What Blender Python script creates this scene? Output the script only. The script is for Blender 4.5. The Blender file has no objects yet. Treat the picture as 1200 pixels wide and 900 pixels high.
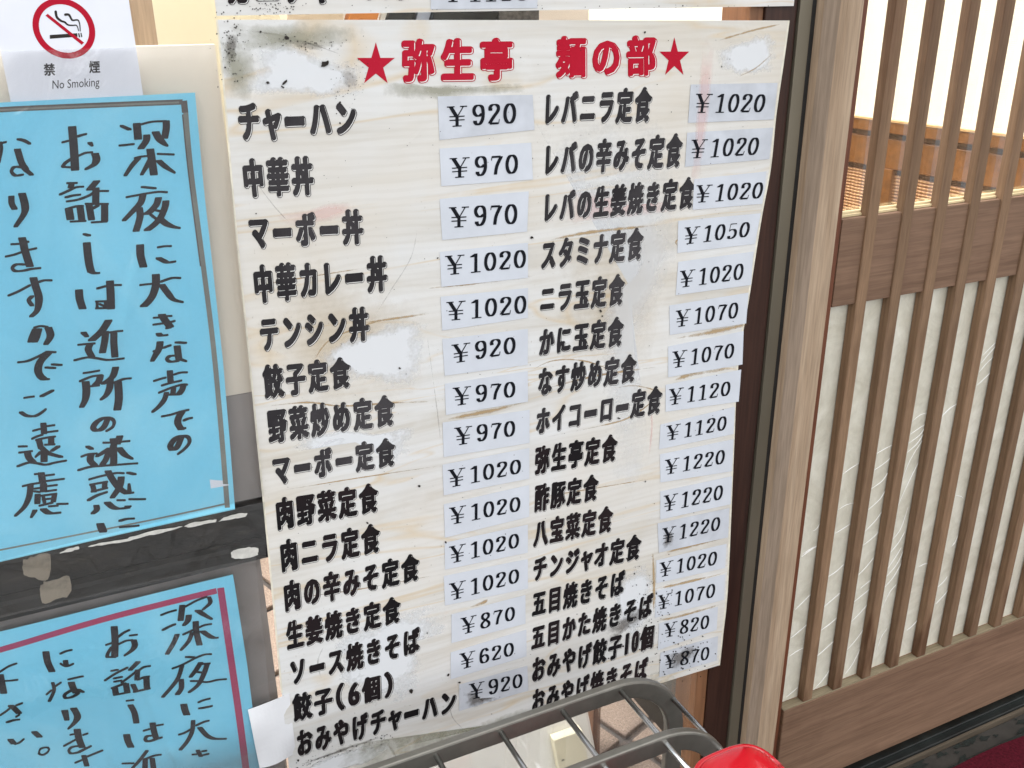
import bpy, math, random
import numpy as np
from mathutils import Vector, Matrix
random.seed(7)
S = bpy.context.scene
C = bpy.context.collection

# ------------------------------------------------------------------ camera, world, sun, exposure
F_PX, YAW, PITCH, ROLL = 1089.5, 0.4393, 0.3829, -0.0111
CAM = np.array([0.0, -0.85, 1.30])
def basis():
    f = np.array([math.sin(YAW)*math.cos(PITCH), math.cos(YAW)*math.cos(PITCH), -math.sin(PITCH)])
    r = np.array([math.cos(YAW), -math.sin(YAW), 0.0]); u = np.cross(r, f)
    return r*math.cos(ROLL)+u*math.sin(ROLL), -r*math.sin(ROLL)+u*math.cos(ROLL), f
RR, UU, FF = basis()
cd = bpy.data.cameras.new('camera'); cam = bpy.data.objects.new('camera', cd); C.objects.link(cam)
cd.sensor_width = 36; cd.lens = F_PX/1200*36; cd.clip_start = 0.02; cd.clip_end = 200
M = Matrix.Identity(4)
for i in range(3):
    M[i][0], M[i][1], M[i][2], M[i][3] = RR[i], UU[i], -FF[i], CAM[i]
cam.matrix_world = M; S.camera = cam

w = bpy.data.worlds.new('World'); S.world = w; w.use_nodes = True
nt = w.node_tree; bg = nt.nodes['Background']; sky = nt.nodes.new('ShaderNodeTexSky')
SUN_EL, SUN_AZ = math.radians(58), math.radians(328)   # azimuth from +Y clockwise: beyond the shopfront, whose street side lies in open shade
sky.sky_type = 'NISHITA'; sky.sun_disc = False; sky.sun_elevation = SUN_EL; sky.sun_rotation = SUN_AZ
sky.air_density = 1.0; sky.dust_density = 4.0; sky.ozone_density = 0.6
hsv = nt.nodes.new('ShaderNodeHueSaturation'); hsv.inputs['Saturation'].default_value = 0.08      # thin high cloud: the blue is mostly greyed out
nt.links.new(sky.outputs[0], hsv.inputs['Color']); nt.links.new(hsv.outputs[0], bg.inputs[0]); bg.inputs[1].default_value = 0.15
sl = bpy.data.lights.new('sun', 'SUN'); so = bpy.data.objects.new('sun', sl); C.objects.link(so)
sl.energy = 0.5; sl.angle = math.radians(20); sl.color = (1.0, 0.975, 0.94)
sd = Vector((math.sin(SUN_AZ)*math.cos(SUN_EL), math.cos(SUN_AZ)*math.cos(SUN_EL), math.sin(SUN_EL)))
so.rotation_euler = sd.to_track_quat('Z', 'Y').to_euler(); so.location = sd*20
S.view_settings.view_transform = 'Standard'; S.view_settings.look = 'None'
S.view_settings.exposure = 2.2; S.view_settings.gamma = 1.0
S.render.engine = 'CYCLES'; S.cycles.max_bounces = 8; S.cycles.transparent_max_bounces = 16

# ------------------------------------------------------------------ geometry helpers
def ray(u, v):
    return (u-600)/F_PX*RR + (450-v)/F_PX*UU + FF
def onY(u, v, Y):
    d = ray(u, v); return CAM + d*((Y-CAM[1])/d[1])
def onZ(u, v, Z):
    d = ray(u, v); return CAM + d*((Z-CAM[2])/d[2])
def tag(o, label=None, cat=None, group=None, kind=None):
    if label: o['label'] = label
    if cat: o['category'] = cat
    if group: o['group'] = group
    if kind: o['kind'] = kind
    return o
def empty(name, loc, label, cat, group=None):
    o = bpy.data.objects.new(name, None); C.objects.link(o); o.location = loc; o.empty_display_size = .05
    return tag(o, label, cat, group)
class MB:
    def __init__(s): s.v = []; s.f = []; s.m = []
    def add(s, vs, fs, mi=0):
        n = len(s.v); s.v += [tuple(map(float, p)) for p in vs]
        s.f += [tuple(i+n for i in f) for f in fs]; s.m += [mi]*len(fs); return s
    def box(s, x0, x1, y0, y1, z0, z1, mi=0):
        if x0 > x1: x0, x1 = x1, x0
        if y0 > y1: y0, y1 = y1, y0
        if z0 > z1: z0, z1 = z1, z0
        v = [(x, y, z) for x in (x0, x1) for y in (y0, y1) for z in (z0, z1)]
        return s.add(v, [(0,1,3,2),(4,6,7,5),(0,4,5,1),(2,3,7,6),(0,2,6,4),(1,5,7,3)], mi)
    def prism(s, top, bot, mi=0):
        n = len(top)
        s.add(list(top)+list(bot), [tuple(range(n)), tuple(range(2*n-1, n-1, -1))]+[(i, n+i, n+(i+1) % n, (i+1) % n) for i in range(n)], mi); return s
    def tube(s, pts, r, seg=10, mi=0, flat=None):
        P = [Vector(p) for p in pts]; n = len(P); rings = []
        prev = None
        for i in range(n):
            t = (P[min(i+1, n-1)]-P[max(i-1, 0)]).normalized()
            if prev is None:
                a = Vector((0, 0, 1)) if abs(t.z) < .9 else Vector((0, 1, 0))
                prev = a
            x = (prev-t*prev.dot(t)).normalized(); y = t.cross(x); prev = x
            for k in range(seg):
                a = 2*math.pi*k/seg
                if flat:   # rounded rectangle section: flat=(half along x, half along y)
                    ca, sa = math.cos(a+math.pi/seg), math.sin(a+math.pi/seg); e = .45
                    p = P[i]+x*flat[0]*math.copysign(abs(ca)**e, ca)+y*flat[1]*math.copysign(abs(sa)**e, sa)
                else: p = P[i]+x*r*math.cos(a)+y*r*math.sin(a)
                rings.append(tuple(p))
        fs = []
        for i in range(n-1):
            for k in range(seg):
                a, b = i*seg+k, i*seg+(k+1) % seg
                fs.append((a, b, b+seg, a+seg))
        fs.append(tuple(range(seg-1, -1, -1))); fs.append(tuple((n-1)*seg+k for k in range(seg)))
        return s.add(rings, fs, mi)
    def build(s, name, mats, root=None, bevel=0, smooth=False, loc=None, label=None, kind=None):
        me = bpy.data.meshes.new(name)
        base = Vector((0, 0, 0))
        r = root
        while r is not None: base += Vector(r.location); r = r.parent
        if loc is not None: base += Vector(loc)
        vs = [(p[0]-base.x, p[1]-base.y, p[2]-base.z) for p in s.v]
        me.from_pydata(vs, [], s.f)
        if not isinstance(mats, (list, tuple)): mats = [mats]
        for m in mats: me.materials.append(m)
        if len(mats) > 1: me.polygons.foreach_set('material_index', s.m)
        if smooth: me.polygons.foreach_set('use_smooth', [True]*len(me.polygons))
        me.update()
        o = bpy.data.objects.new(name, me); C.objects.link(o)
        if root is not None: o.parent = root
        if loc is not None: o.location = loc
        if bevel:
            b = o.modifiers.new('bevel', 'BEVEL'); b.width = bevel; b.segments = 2; b.limit_method = 'ANGLE'
        if label: o['label'] = label
        if kind: o['kind'] = kind
        return o

# ------------------------------------------------------------------ materials
class NT:
    def __init__(s, name):
        s.m = bpy.data.materials.new(name); s.m.use_nodes = True; s.t = s.m.node_tree
        s.b = s.t.nodes['Principled BSDF']; s.out = s.t.nodes['Material Output']
        s.tc = s.t.nodes.new('ShaderNodeTexCoord')
    def n(s, kind, **kw):
        n = s.t.nodes.new(kind)
        for k, v in kw.items():
            if k in ('inp',):
                for a, b in v.items(): n.inputs[a].default_value = b
            else: setattr(n, k, v)
        return n
    def l(s, a, b): s.t.links.new(a, b)
    def noise(s, scale, stretch=(1, 1, 1), detail=4, rough=.55, rot=(0, 0, 0), dist=0.0):
        mp = s.n('ShaderNodeMapping'); s.l(s.tc.outputs['Object'], mp.inputs[0])
        mp.inputs['Scale'].default_value = stretch; mp.inputs['Rotation'].default_value = rot
        nz = s.n('ShaderNodeTexNoise', inp={'Scale': scale, 'Detail': detail, 'Roughness': rough, 'Distortion': dist})
        s.l(mp.outputs[0], nz.inputs['Vector']); return nz.outputs['Fac']
    def ramp(s, fac, stops):
        r = s.n('ShaderNodeValToRGB'); s.l(fac, r.inputs[0]); e = r.color_ramp.elements
        while len(e) < len(stops): e.new(.5)
        for el, (p, c) in zip(e, stops):
            el.position = p; el.color = tuple(c)+(1,) if hasattr(c, '__len__') else (c, c, c, 1)
        return r.outputs[0]
    def mix(s, fac, a, b, mode='MIX'):
        m = s.n('ShaderNodeMix', data_type='RGBA', blend_type=mode)
        for sock, val in ((m.inputs[0], fac), (m.inputs[6], a), (m.inputs[7], b)):
            if hasattr(val, 'links') or hasattr(val, 'is_linked'): s.l(val, sock)
            elif hasattr(val, '__len__'): sock.default_value = tuple(val)+(1,)
            else: sock.default_value = val
        return m.outputs[2]
    def bump(s, h, strength=.3, dist=.002):
        b = s.n('ShaderNodeBump', inp={'Strength': strength, 'Distance': dist}); s.l(h, b.inputs['Height'])
        s.l(b.outputs[0], s.b.inputs['Normal'])
    def col(s, c):
        if hasattr(c, 'is_linked'): s.l(c, s.b.inputs['Base Color'])
        else: s.b.inputs['Base Color'].default_value = tuple(c)+(1,)
    def pr(s, **kw):
        for k, v in kw.items(): s.b.inputs[k.replace('_', ' ')].default_value = v
        return s
def plain(name, c, rough=.6, var=.12, scale=30, bump=.1, spec=.4, metal=0, stretch=(1, 1, 1)):
    s = NT(name); f = s.noise(scale, stretch)
    s.col(s.ramp(f, [(.3, [x*(1-var) for x in c]), (.7, [min(1, x*(1+var)) for x in c])]))
    s.pr(Roughness=rough, Metallic=metal); s.b.inputs['Specular IOR Level'].default_value = spec
    if bump: s.bump(f, bump, .001)
    return s.m
def wood(name, c1, c2, axis='Z', scale=1.0, rough=.6, dark=None, bump=.25, pores=True, gloss=.3, per=False):
    s = NT(name)
    st = {'Z': (1, 1, .045), 'X': (.045, 1, 1)}[axis]
    a = s.noise(90*scale, st, 6, .6, dist=.6); b = s.noise(9*scale, st, 3, .5, dist=1.5); c = s.noise(420*scale, (st[0]*1.0, 1, st[2]*1.0), 2, .6)
    k = s.mix(.45, a, b); base = s.ramp(k, [(.36, c1), (.5, [(x+y)/2 for x, y in zip(c1, c2)]), (.66, c2)])
    fine = s.ramp(c, [(.35, .72), (.62, 1.0)])
    base = s.mix(.75 if pores else .25, base, fine, 'MULTIPLY')
    if dark:
        d = s.noise(5, (1, 1, .6), 4, .65); base = s.mix(s.ramp(d, [(.52, 0), (.72, .75)]), base, dark)
    if per:    # each bar its own tone, water-stained dark near its foot
        oi = s.n('ShaderNodeObjectInfo'); base = s.mix(1.0, base, s.ramp(oi.outputs['Random'], [(0, (.80, .78, .76)), (1, (1.12, 1.10, 1.08))]), 'MULTIPLY')
        sx = s.n('ShaderNodeSeparateXYZ'); s.l(s.tc.outputs['Object'], sx.inputs[0])
        ma = s.n('ShaderNodeMath', operation='MULTIPLY_ADD'); s.l(sx.outputs['Z'], ma.inputs[0]); ma.inputs[1].default_value = -1.1; ma.inputs[2].default_value = .42
        ad = s.n('ShaderNodeMath', operation='ADD'); s.l(ma.outputs[0], ad.inputs[0])
        add2 = s.n('ShaderNodeVectorMath', operation='SCALE'); s.l(oi.outputs['Random'], add2.inputs['Scale']); add2.inputs[0].default_value = (7, 3, 5)
        av = s.n('ShaderNodeVectorMath', operation='ADD'); s.l(s.tc.outputs['Object'], av.inputs[0]); s.l(add2.outputs[0], av.inputs[1])
        mp = s.n('ShaderNodeMapping'); mp.inputs['Scale'].default_value = (1, 1, .18); s.l(av.outputs[0], mp.inputs[0])
        nz = s.n('ShaderNodeTexNoise', inp={'Scale': 45, 'Detail': 4}); s.l(mp.outputs[0], nz.inputs['Vector']); s.l(nz.outputs['Fac'], ad.inputs[1])
        base = s.mix(s.ramp(ad.outputs[0], [(.66, 0), (.82, .8)]), base, (.075, .032, .014))
    s.col(base); s.pr(Roughness=rough); s.b.inputs['Specular IOR Level'].default_value = gloss
    s.bump(s.mix(.5, a, c), bump, .0008)
    return s.m
def clear(name, tint=(1, 1, 1), rough=.02, gloss=.08, milk=0.0, milkc=(.6, .6, .6), wrinkle=0, scale=8):
    s = NT(name); s.t.nodes.remove(s.b)
    tr = s.n('ShaderNodeBsdfTransparent'); tr.inputs[0].default_value = tuple(tint)+(1,)
    gl = s.n('ShaderNodeBsdfGlossy', inp={'Roughness': rough}); gl.inputs[0].default_value = (1, 1, 1, 1)
    df = s.n('ShaderNodeBsdfDiffuse'); df.inputs[0].default_value = tuple(milkc)+(1,)
    m1 = s.n('ShaderNodeMixShader'); m2 = s.n('ShaderNodeMixShader')
    if milk:
        nz = s.noise(scale, (1, 1, 1), 5, .6, dist=1.2); r = s.ramp(nz, [(.3, milk*.6), (.7, milk*1.3)]); s.l(r, m1.inputs[0])
    else: m1.inputs[0].default_value = 0
    s.l(tr.outputs[0], m1.inputs[1]); s.l(df.outputs[0], m1.inputs[2])
    fr = s.n('ShaderNodeFresnel', inp={'IOR': 1.45}); mu = s.n('ShaderNodeMath', operation='MULTIPLY'); s.l(fr.outputs[0], mu.inputs[0]); mu.inputs[1].default_value = gloss/.04
    cl = s.n('ShaderNodeMath', operation='MINIMUM'); s.l(mu.outputs[0], cl.inputs[0]); cl.inputs[1].default_value = .6
    s.l(cl.outputs[0], m2.inputs[0]); s.l(m1.outputs[0], m2.inputs[1]); s.l(gl.outputs[0], m2.inputs[2]); s.l(m2.outputs[0], s.out.inputs[0])
    if wrinkle:
        h = s.noise(scale*2.5, (1, 1, .5), 4, .5, dist=2.0); b = s.n('ShaderNodeBump', inp={'Strength': wrinkle, 'Distance': .004}); s.l(h, b.inputs['Height'])
        s.l(b.outputs[0], gl.inputs['Normal']); s.l(b.outputs[0], df.inputs['Normal'])
    return s.m
def film(name, c, alpha, scale=60, rough=.6, soft=(.35, .65)):   # a stain or worn film lying on paper
    s = NT(name); f = s.noise(scale, (1, 1, 1), 6, .7)
    s.col(c); s.pr(Roughness=rough)
    at = s.n('ShaderNodeAttribute', attribute_name='fade'); m = s.n('ShaderNodeMath', operation='MULTIPLY_ADD'); s.l(at.outputs['Fac'], m.inputs[0]); m.inputs[1].default_value = .85; m.inputs[2].default_value = -.55
    f2 = s.noise(scale*.25, (1, 1, 1), 5, .7); av = s.n('ShaderNodeMath', operation='MULTIPLY_ADD'); s.l(f, av.inputs[0]); av.inputs[1].default_value = .45
    m2 = s.n('ShaderNodeMath', operation='MULTIPLY'); s.l(f2, m2.inputs[0]); m2.inputs[1].default_value = .75; s.l(m2.outputs[0], av.inputs[2])
    ad = s.n('ShaderNodeMath', operation='ADD'); s.l(m.outputs[0], ad.inputs[0]); s.l(av.outputs[0], ad.inputs[1])
    s.l(s.ramp(ad.outputs[0], [(soft[0]*.5+.1, 0), (soft[1]*.5+.28, alpha)]), s.b.inputs['Alpha']); return s.m

def menu_paper():
    s = NT('menu_wood_grain_print')
    rt = (0, 0, 0)
    g = s.noise(26, (.07, 1, 1), 5, .6, dist=.9)          # horizontal grain lines
    g2 = s.noise(9, (.12, 1, 1), 3, .5, dist=1.6)
    blotch = s.noise(5.5, (1, 1, 1), 5, .62, dist=.8); blue = s.noise(3.2, (1, 1, 1), 4, .6); sp = s.noise(340, (1, 1, 1), 2, .5)
    base = s.ramp(g, [(.35, (.58, .555, .505)), (.44, (.635, .625, .595)), (.52, (.67, .668, .65)), (.64, (.69, .695, .69))])
    wv = s.n('ShaderNodeTexWave', wave_type='BANDS', bands_direction='Z', inp={'Scale': 41, 'Distortion': 9.0, 'Detail': 3, 'Detail Scale': .5}); mpw = s.n('ShaderNodeMapping'); mpw.inputs['Scale'].default_value = (.3, 1, 1)
    s.l(s.tc.outputs['Object'], mpw.inputs[0]); s.l(mpw.outputs[0], wv.inputs['Vector'])
    ridge = s.ramp(wv.outputs['Color'], [(.15, (.935, .93, .92)), (.55, 1.0)])
    line = s.ramp(g2, [(.485, 0), (.5, 1), (.515, 0)])
    base = s.mix(s.mix(1, line, s.ramp(blotch, [(.36, 0), (.58, .8)]), 'MULTIPLY'), base, (.60, .46, .27))
    base = s.mix(s.ramp(blue, [(.35, .25), (.65, 1.0)]), base, s.mix(1.0, base, ridge, 'MULTIPLY'))
    base = s.mix(s.ramp(blotch, [(.52, 0), (.74, .6)]), base, (.75, .765, .77))
    base = s.mix(s.ramp(blue, [(.44, 0), (.66, .55)]), base, (.645, .575, .465))
    base = s.mix(s.ramp(sp, [(.70, 0), (.78, .5)]), base, (.35, .31, .26))
    s.col(base); s.pr(Roughness=.3); s.b.inputs['Specular IOR Level'].default_value = .5
    s.bump(s.noise(14, (1, 1, 1), 4, .5, dist=1), .35, .003); return s.m
def blue_paper():
    s = NT('blue_paper')
    f = s.noise(6, (1, 1, 1), 5, .6, dist=1.0); g = s.noise(400, (1, 1, 1), 2, .5)
    b = s.ramp(f, [(.3, (.20, .645, .86)), (.5, (.245, .69, .895)), (.7, (.33, .75, .92))])
    b = s.mix(.25, b, s.ramp(g, [(.3, .85), (.7, 1.0)]), 'MULTIPLY')
    s.col(b); s.pr(Roughness=.55); s.bump(f, .5, .004); return s.m
def tile_mat():
    s = NT('speckled_brown_tile'); a = s.noise(260, (1, 1, 1), 3, .7); b = s.noise(9, (1, 1, 1), 4, .5)
    c = s.ramp(a, [(.3, (.08, .052, .036)), (.48, (.20, .145, .11)), (.58, (.25, .185, .145)), (.72, (.42, .34, .28))])
    s.col(s.mix(s.ramp(b, [(.4, 0), (.7, .4)]), c, (.20, .14, .105))); s.pr(Roughness=.7); s.bump(a, .3, .001); return s.m
def washi():
    s = NT('cream_washi'); a = s.noise(16, (1, 1, 1), 5, .65, dist=1.5); b = s.noise(130, (1, 1, .5), 4, .7)
    c = s.ramp(a, [(.3, (.58, .545, .44)), (.5, (.665, .635, .53)), (.72, (.76, .735, .635))])
    c = s.mix(.35, c, s.ramp(b, [(.35, .78), (.6, 1)]), 'MULTIPLY'); s.col(c); s.pr(Roughness=.5); s.bump(a, .5, .003); return s.m
def dirty_black():
    s = NT('grimy_dark_rail'); a = s.noise(12, (.45, 1, 1), 6, .7, dist=1.2); b = s.noise(60, (.3, 1, 1), 5, .7)
    c = s.ramp(a, [(.34, (.006, .0055, .006)), (.50, (.014, .012, .011)), (.62, (.03, .024, .02)), (.78, (.11, .09, .07))])
    c = s.mix(s.ramp(b, [(.58, 0), (.72, .35)]), c, (.22, .19, .16)); s.col(c); s.pr(Roughness=.42); s.b.inputs['Specular IOR Level'].default_value = .25; s.bump(b, .5, .002); return s.m
def ink(name, c, worn=.0, wc=(.3, .3, .3)):
    s = NT(name)
    if worn:
        f = s.noise(9, (1, 1, 1), 4, .6); g = s.noise(500, (1, 1, 1), 2, .5)
        s.col(s.mix(s.mix(1, s.ramp(f, [(.42, 0), (.66, worn)]), s.ramp(g, [(.3, .7), (.6, 1)]), 'MULTIPLY'), c, wc))
    else: s.col(c)
    s.pr(Roughness=.6); s.b.inputs['Specular IOR Level'].default_value = .15; return s.m
def wicker():
    s = NT('woven_rattan'); mp = s.n('ShaderNodeMapping'); s.l(s.tc.outputs['Object'], mp.inputs[0])
    w1 = s.n('ShaderNodeTexWave', wave_type='BANDS', bands_direction='Z', inp={'Scale': 46, 'Distortion': 1.5, 'Detail': 2})
    w2 = s.n('ShaderNodeTexWave', wave_type='BANDS', bands_direction='Y', inp={'Scale': 30, 'Distortion': 1.5, 'Detail': 2})
    s.l(mp.outputs[0], w1.inputs[0]); s.l(mp.outputs[0], w2.inputs[0])
    k = s.mix(.5, w1.outputs['Color'], w2.outputs['Color'], 'MULTIPLY'); nz = s.noise(40)
    k = s.mix(.4, k, nz); s.col(s.ramp(k, [(.2, (.16, .055, .015)), (.45, (.42, .19, .07)), (.75, (.68, .42, .20))])); s.pr(Roughness=.5); s.bump(k, .8, .003); return s.m

MT = dict(
 menu=menu_paper(), blue=blue_paper(), tile=tile_mat(), washi=washi(), rail=dirty_black(), wicker=wicker(),
 label=plain('price_sticker_paper', (.585, .615, .665), .35, .05, 25, .1, .45),
 label_dirty=plain('grubby_sticker_paper', (.53, .555, .60), .4, .14, 28, .1, .4),
 edge=plain('yellowed_edge', (.70, .66, .55), .4, .15, 90, 0),
 ink_grey=ink('faded_gloss_ink', (.022, .020, .022), .9, (.065, .06, .064)),  # grey from fading, and from gloss on upper dish rows put into the colour
 ink_new=ink('black_ink', (.008, .007, .008), .35, (.04, .02, .022)),
 ink_red=ink('red_ink', (.42, .004, .022), .4, (.48, .015, .045)),
 gleam=plain('pale_print', (.80, .79, .76), .4, .03, 30, 0),
 digits=ink('price_print', (.005, .006, .010)),
 marker=ink('marker_ink', (.009, .008, .012), .4, (.05, .028, .038)),
 greyline=ink('grey_marker_line', (.19, .19, .17), .9, (.30, .30, .26)),
 greyline2=ink('dark_marker_line', (.10, .09, .085), .6, (.2, .17, .15)),
 redline=ink('red_marker_line', (.42, .055, .13), .8, (.33, .06, .16)),
 white_paper=plain('white_paper', (.76, .78, .84), .5, .03, 20, .15),
 tape=plain('white_paper_tape', (.74, .75, .77), .6, .06, 18, .2),
 torn=plain('torn_paper_bits', (.52, .51, .47), .7, .2, 120, .2),
 cream=plain('cream_board', (.86, .79, .69), .55, .05, 7, .1),
 creamwall=plain('warm_cream_wall', (.82, .76, .56), .8, .05, 6, .15, .1),
 ribwall=None,
 taupe=plain('taupe_backing', (.34, .31, .30), .5, .18, 10, .1),
 taupe2=plain('dusty_taupe_backing', (.29, .26, .25), .5, .2, 10, .1),
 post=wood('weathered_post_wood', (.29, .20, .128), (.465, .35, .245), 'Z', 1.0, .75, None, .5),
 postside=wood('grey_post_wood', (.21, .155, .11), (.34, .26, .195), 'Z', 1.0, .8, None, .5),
 jamb=wood('red_brown_jamb', (.09, .03, .014), (.17, .06, .03), 'Z', .7, .5),
 bar=wood('lattice_wood', (.150, .089, .050), (.275, .174, .104), 'Z', 1.3, .7, (.085, .042, .022), .35, per=True),
 rails=wood('rail_wood', (.150, .086, .052), (.238, .144, .092), 'X', 1.0, .7, (.105, .055, .035), .3),
 nosing=wood('worn_nosing_wood', (.06, .045, .03), (.13, .10, .07), 'X', 1.2, .8),
 ledge=wood('dusty_ledge_wood', (.20, .16, .10), (.35, .29, .19), 'X', 1.2, .85, None, .4),
 stile=wood('dark_stile_wood', (.024, .010, .007), (.055, .024, .016), 'Z', .8, .35),
 stile2=wood('brown_stile_wood', (.15, .065, .03), (.25, .12, .06), 'Z', .8, .4),
 bead=wood('pale_bead_wood', (.60, .47, .25), (.78, .66, .42), 'X', 1.2, .6),
 brass=plain('dull_bronze_metal', (.20, .175, .13), .42, .25, 6, .05, .5, .7, (1, 1, .3)),
 black=plain('gap_black', (.012, .012, .012), .5, .3, 60, .1),
 track=plain('black_sill_track', (.012, .014, .013), .4, .5, 25, .2),
 step=plain('worn_grey_step', (.032, .028, .023), .7, .35, 22, .3),
 matedge=plain('dark_rubber_mat', (.009, .013, .010), .7, .7, 300, .5),
 mat=plain('dark_red_mat', (.062, .005, .011), .95, .35, 220, .6, .1),
 concrete=plain('pavement_concrete', (.24, .23, .21), .9, .2, 12, .3),
 asphalt=plain('street_asphalt', (.055, .055, .055), .9, .3, 40, .4),
 joint=plain('dark_tile_joint', (.065, .055, .05), .9, .3, 60, .3),
 gpaint=plain('grey_metal', (.21, .20, .175), .36, .10, 60, .05, .5, .75),
 chrome=plain('chrome', (.62, .63, .64), .16, .04, 30, 0, .5, 1),
 red=plain('glossy_red_plastic', (.40, .005, .012), .12, .05, 10, 0, .6),
 white_gloss=plain('white_panel', (.84, .83, .78), .4, .03, 10, .05),
 creampost=plain('cream_painted_wood', (.72, .67, .50), .5, .08, 14, .1),
 amber=wood('amber_varnished_wood', (.125, .045, .010), (.26, .10, .024), 'X', .8, .3),
 amberlite=wood('light_varnished_edge', (.55, .32, .13), (.72, .47, .22), 'X', .8, .3),
 orange=plain('orange_card', (.55, .20, .045), .5, .1, 20, 0),
 tan=plain('tan_card', (.62, .50, .36), .7, .08, 20, 0),
 blackbox=plain('black_card', (.02, .022, .022), .4, .4, 40, 0),
 greybox=plain('dark_grey_card', (.09, .085, .08), .6, .5, 160, 0),
 bluegrey=plain('blue_grey_card', (.40, .45, .55), .5, .1, 20, 0),
 glass=clear('window_glass', (.985, .985, .98), .01, .018),
 sleeve=clear('cloudy_plastic_sleeve', (.985, .985, .985), .12, .045, .014, (.75, .75, .75), .6, 6),
 filmc=clear('clear_wrap_film', (.97, .97, .96), .08, .05, .012, (.8, .8, .8), .8, 10),
 stain_b=film('brown_water_stain', (.45, .31, .15), .7, 70),
 stain_g=film('grey_dirt_stain', (.14, .125, .11), .6, 160, .7, (.42, .75)),
 stain_l=film('grey_smudge', (.38, .36, .34), .35, 80, .7, (.4, .65)),
 stain_p=film('pale_pink_fade', (.82, .55, .52), .35, 30),
 stain_w=film('white_worn_patch', (.76, .78, .80), .85, 45, .5, (.1, .3)),
 stain_v=film('faint_white_wear', (.76, .78, .80), .5, 30, .5, (.1, .6)),
 residue=film('beige_glue_residue', (.36, .31, .25), .9, 60, .6, (.3, .9)),
 stain_y=film('green_grey_grime_wash', (.34, .335, .25), .6, 60, .6, (.2, 1.0)),
 stain_c=film('yellowed_wash', (.62, .50, .33), .36, 30, .5, (.2, 1.1)),
 stain_k=ink('black_dirt', (.03, .025, .022)),
 wrink=plain('white_wrinkle_edge', (.93, .92, .88), .25, .03, 20, 0),
)
def ribwall():
    s = NT('ribbed_cream_wallpaper'); w1 = s.n('ShaderNodeTexWave', wave_type='BANDS', bands_direction='Z', inp={'Scale': 95, 'Distortion': 1.5, 'Detail': 2}); s.l(s.tc.outputs['Object'], w1.inputs[0])
    s.col(s.mix(.15, (.93, .87, .68), s.ramp(w1.outputs['Color'], [(.2, .6), (.8, 1)]), 'MULTIPLY')); s.pr(Roughness=.8); s.bump(w1.outputs['Color'], .3, .001); return s.m
MT['ribwall'] = ribwall()

# ------------------------------------------------------------------ print helpers
def hull(pts):
    pts = sorted(set((round(x, 4), round(y, 4)) for x, y in pts))
    if len(pts) < 3: return pts
    def half(ps):
        h = []
        for p in ps:
            while len(h) > 1 and (h[-1][0]-h[-2][0])*(p[1]-h[-2][1])-(h[-1][1]-h[-2][1])*(p[0]-h[-2][0]) <= 0: h.pop()
            h.append(p)
        return h[:-1]
    return half(pts)+half(pts[::-1])
def smooth(pts, n=5):
    if len(pts) < 3: return pts
    out = []
    P = [pts[0]]+list(pts)+[pts[-1]]
    for i in range(1, len(P)-2):
        p0, p1, p2, p3 = [np.array(P[j], float) for j in (i-1, i, i+1, i+2)]
        for k in range(n):
            t = k/n
            out.append(tuple(.5*(2*p1+(p2-p0)*t+(2*p0-5*p1+4*p2-p3)*t*t+(3*p1-p0-3*p2+p3)*t**3)))
    return out+[tuple(pts[-1])]
def nib_polys(pts, w0, w1, b=1.25, tilt=-.06):
    P = smooth(pts); n = len(P); out = []
    def nib(p, w):
        a = w/2-.2; return [(p[0]+sx*a, p[1]+sy*b+tilt*sx*a) for sx in (-1, 1) for sy in (-1, 1)]+[(p[0]-a-.5, p[1]-tilt*a), (p[0]+a+.5, p[1]+tilt*a)]
    for i in range(n-1):
        ta, tb = i/(n-1), (i+1)/(n-1)
        f = lambda t: w0+(w1-w0)*max(0, (t-.45)/.55)
        out.append(hull(nib(P[i], f(ta))+nib(P[i+1], f(tb))))
    return out
def sheet_print(polys, Y, wave, name, mat, root, dz=5e-6):
    mb = MB()
    for i, pl in enumerate(polys):
        if len(pl) < 3: continue
        vs = []
        for (u, v) in pl:
            p = onY(u, v, Y); p[1] += wave(p[0], p[2])-dz*(i % 30); vs.append(p)
        mb.add(vs, [tuple(range(len(vs)))])
    return mb.build(name, mat, root)
def parse(ox, oy, s, txt):
    out = []
    for st in txt.replace('\n', ' ').split(';'):
        st = st.strip()
        if not st: continue
        wd, pts = st.split(':'); wd = wd.strip()
        if '>' in wd: a, b = map(float, wd.split('>'))
        else: a = b = float(wd)
        P = [tuple(map(float, q.split(','))) for q in pts.split()]
        P = [(ox+x/s, oy+y/s) for x, y in P]
        out.append((P, a, b))
    return out

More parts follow.
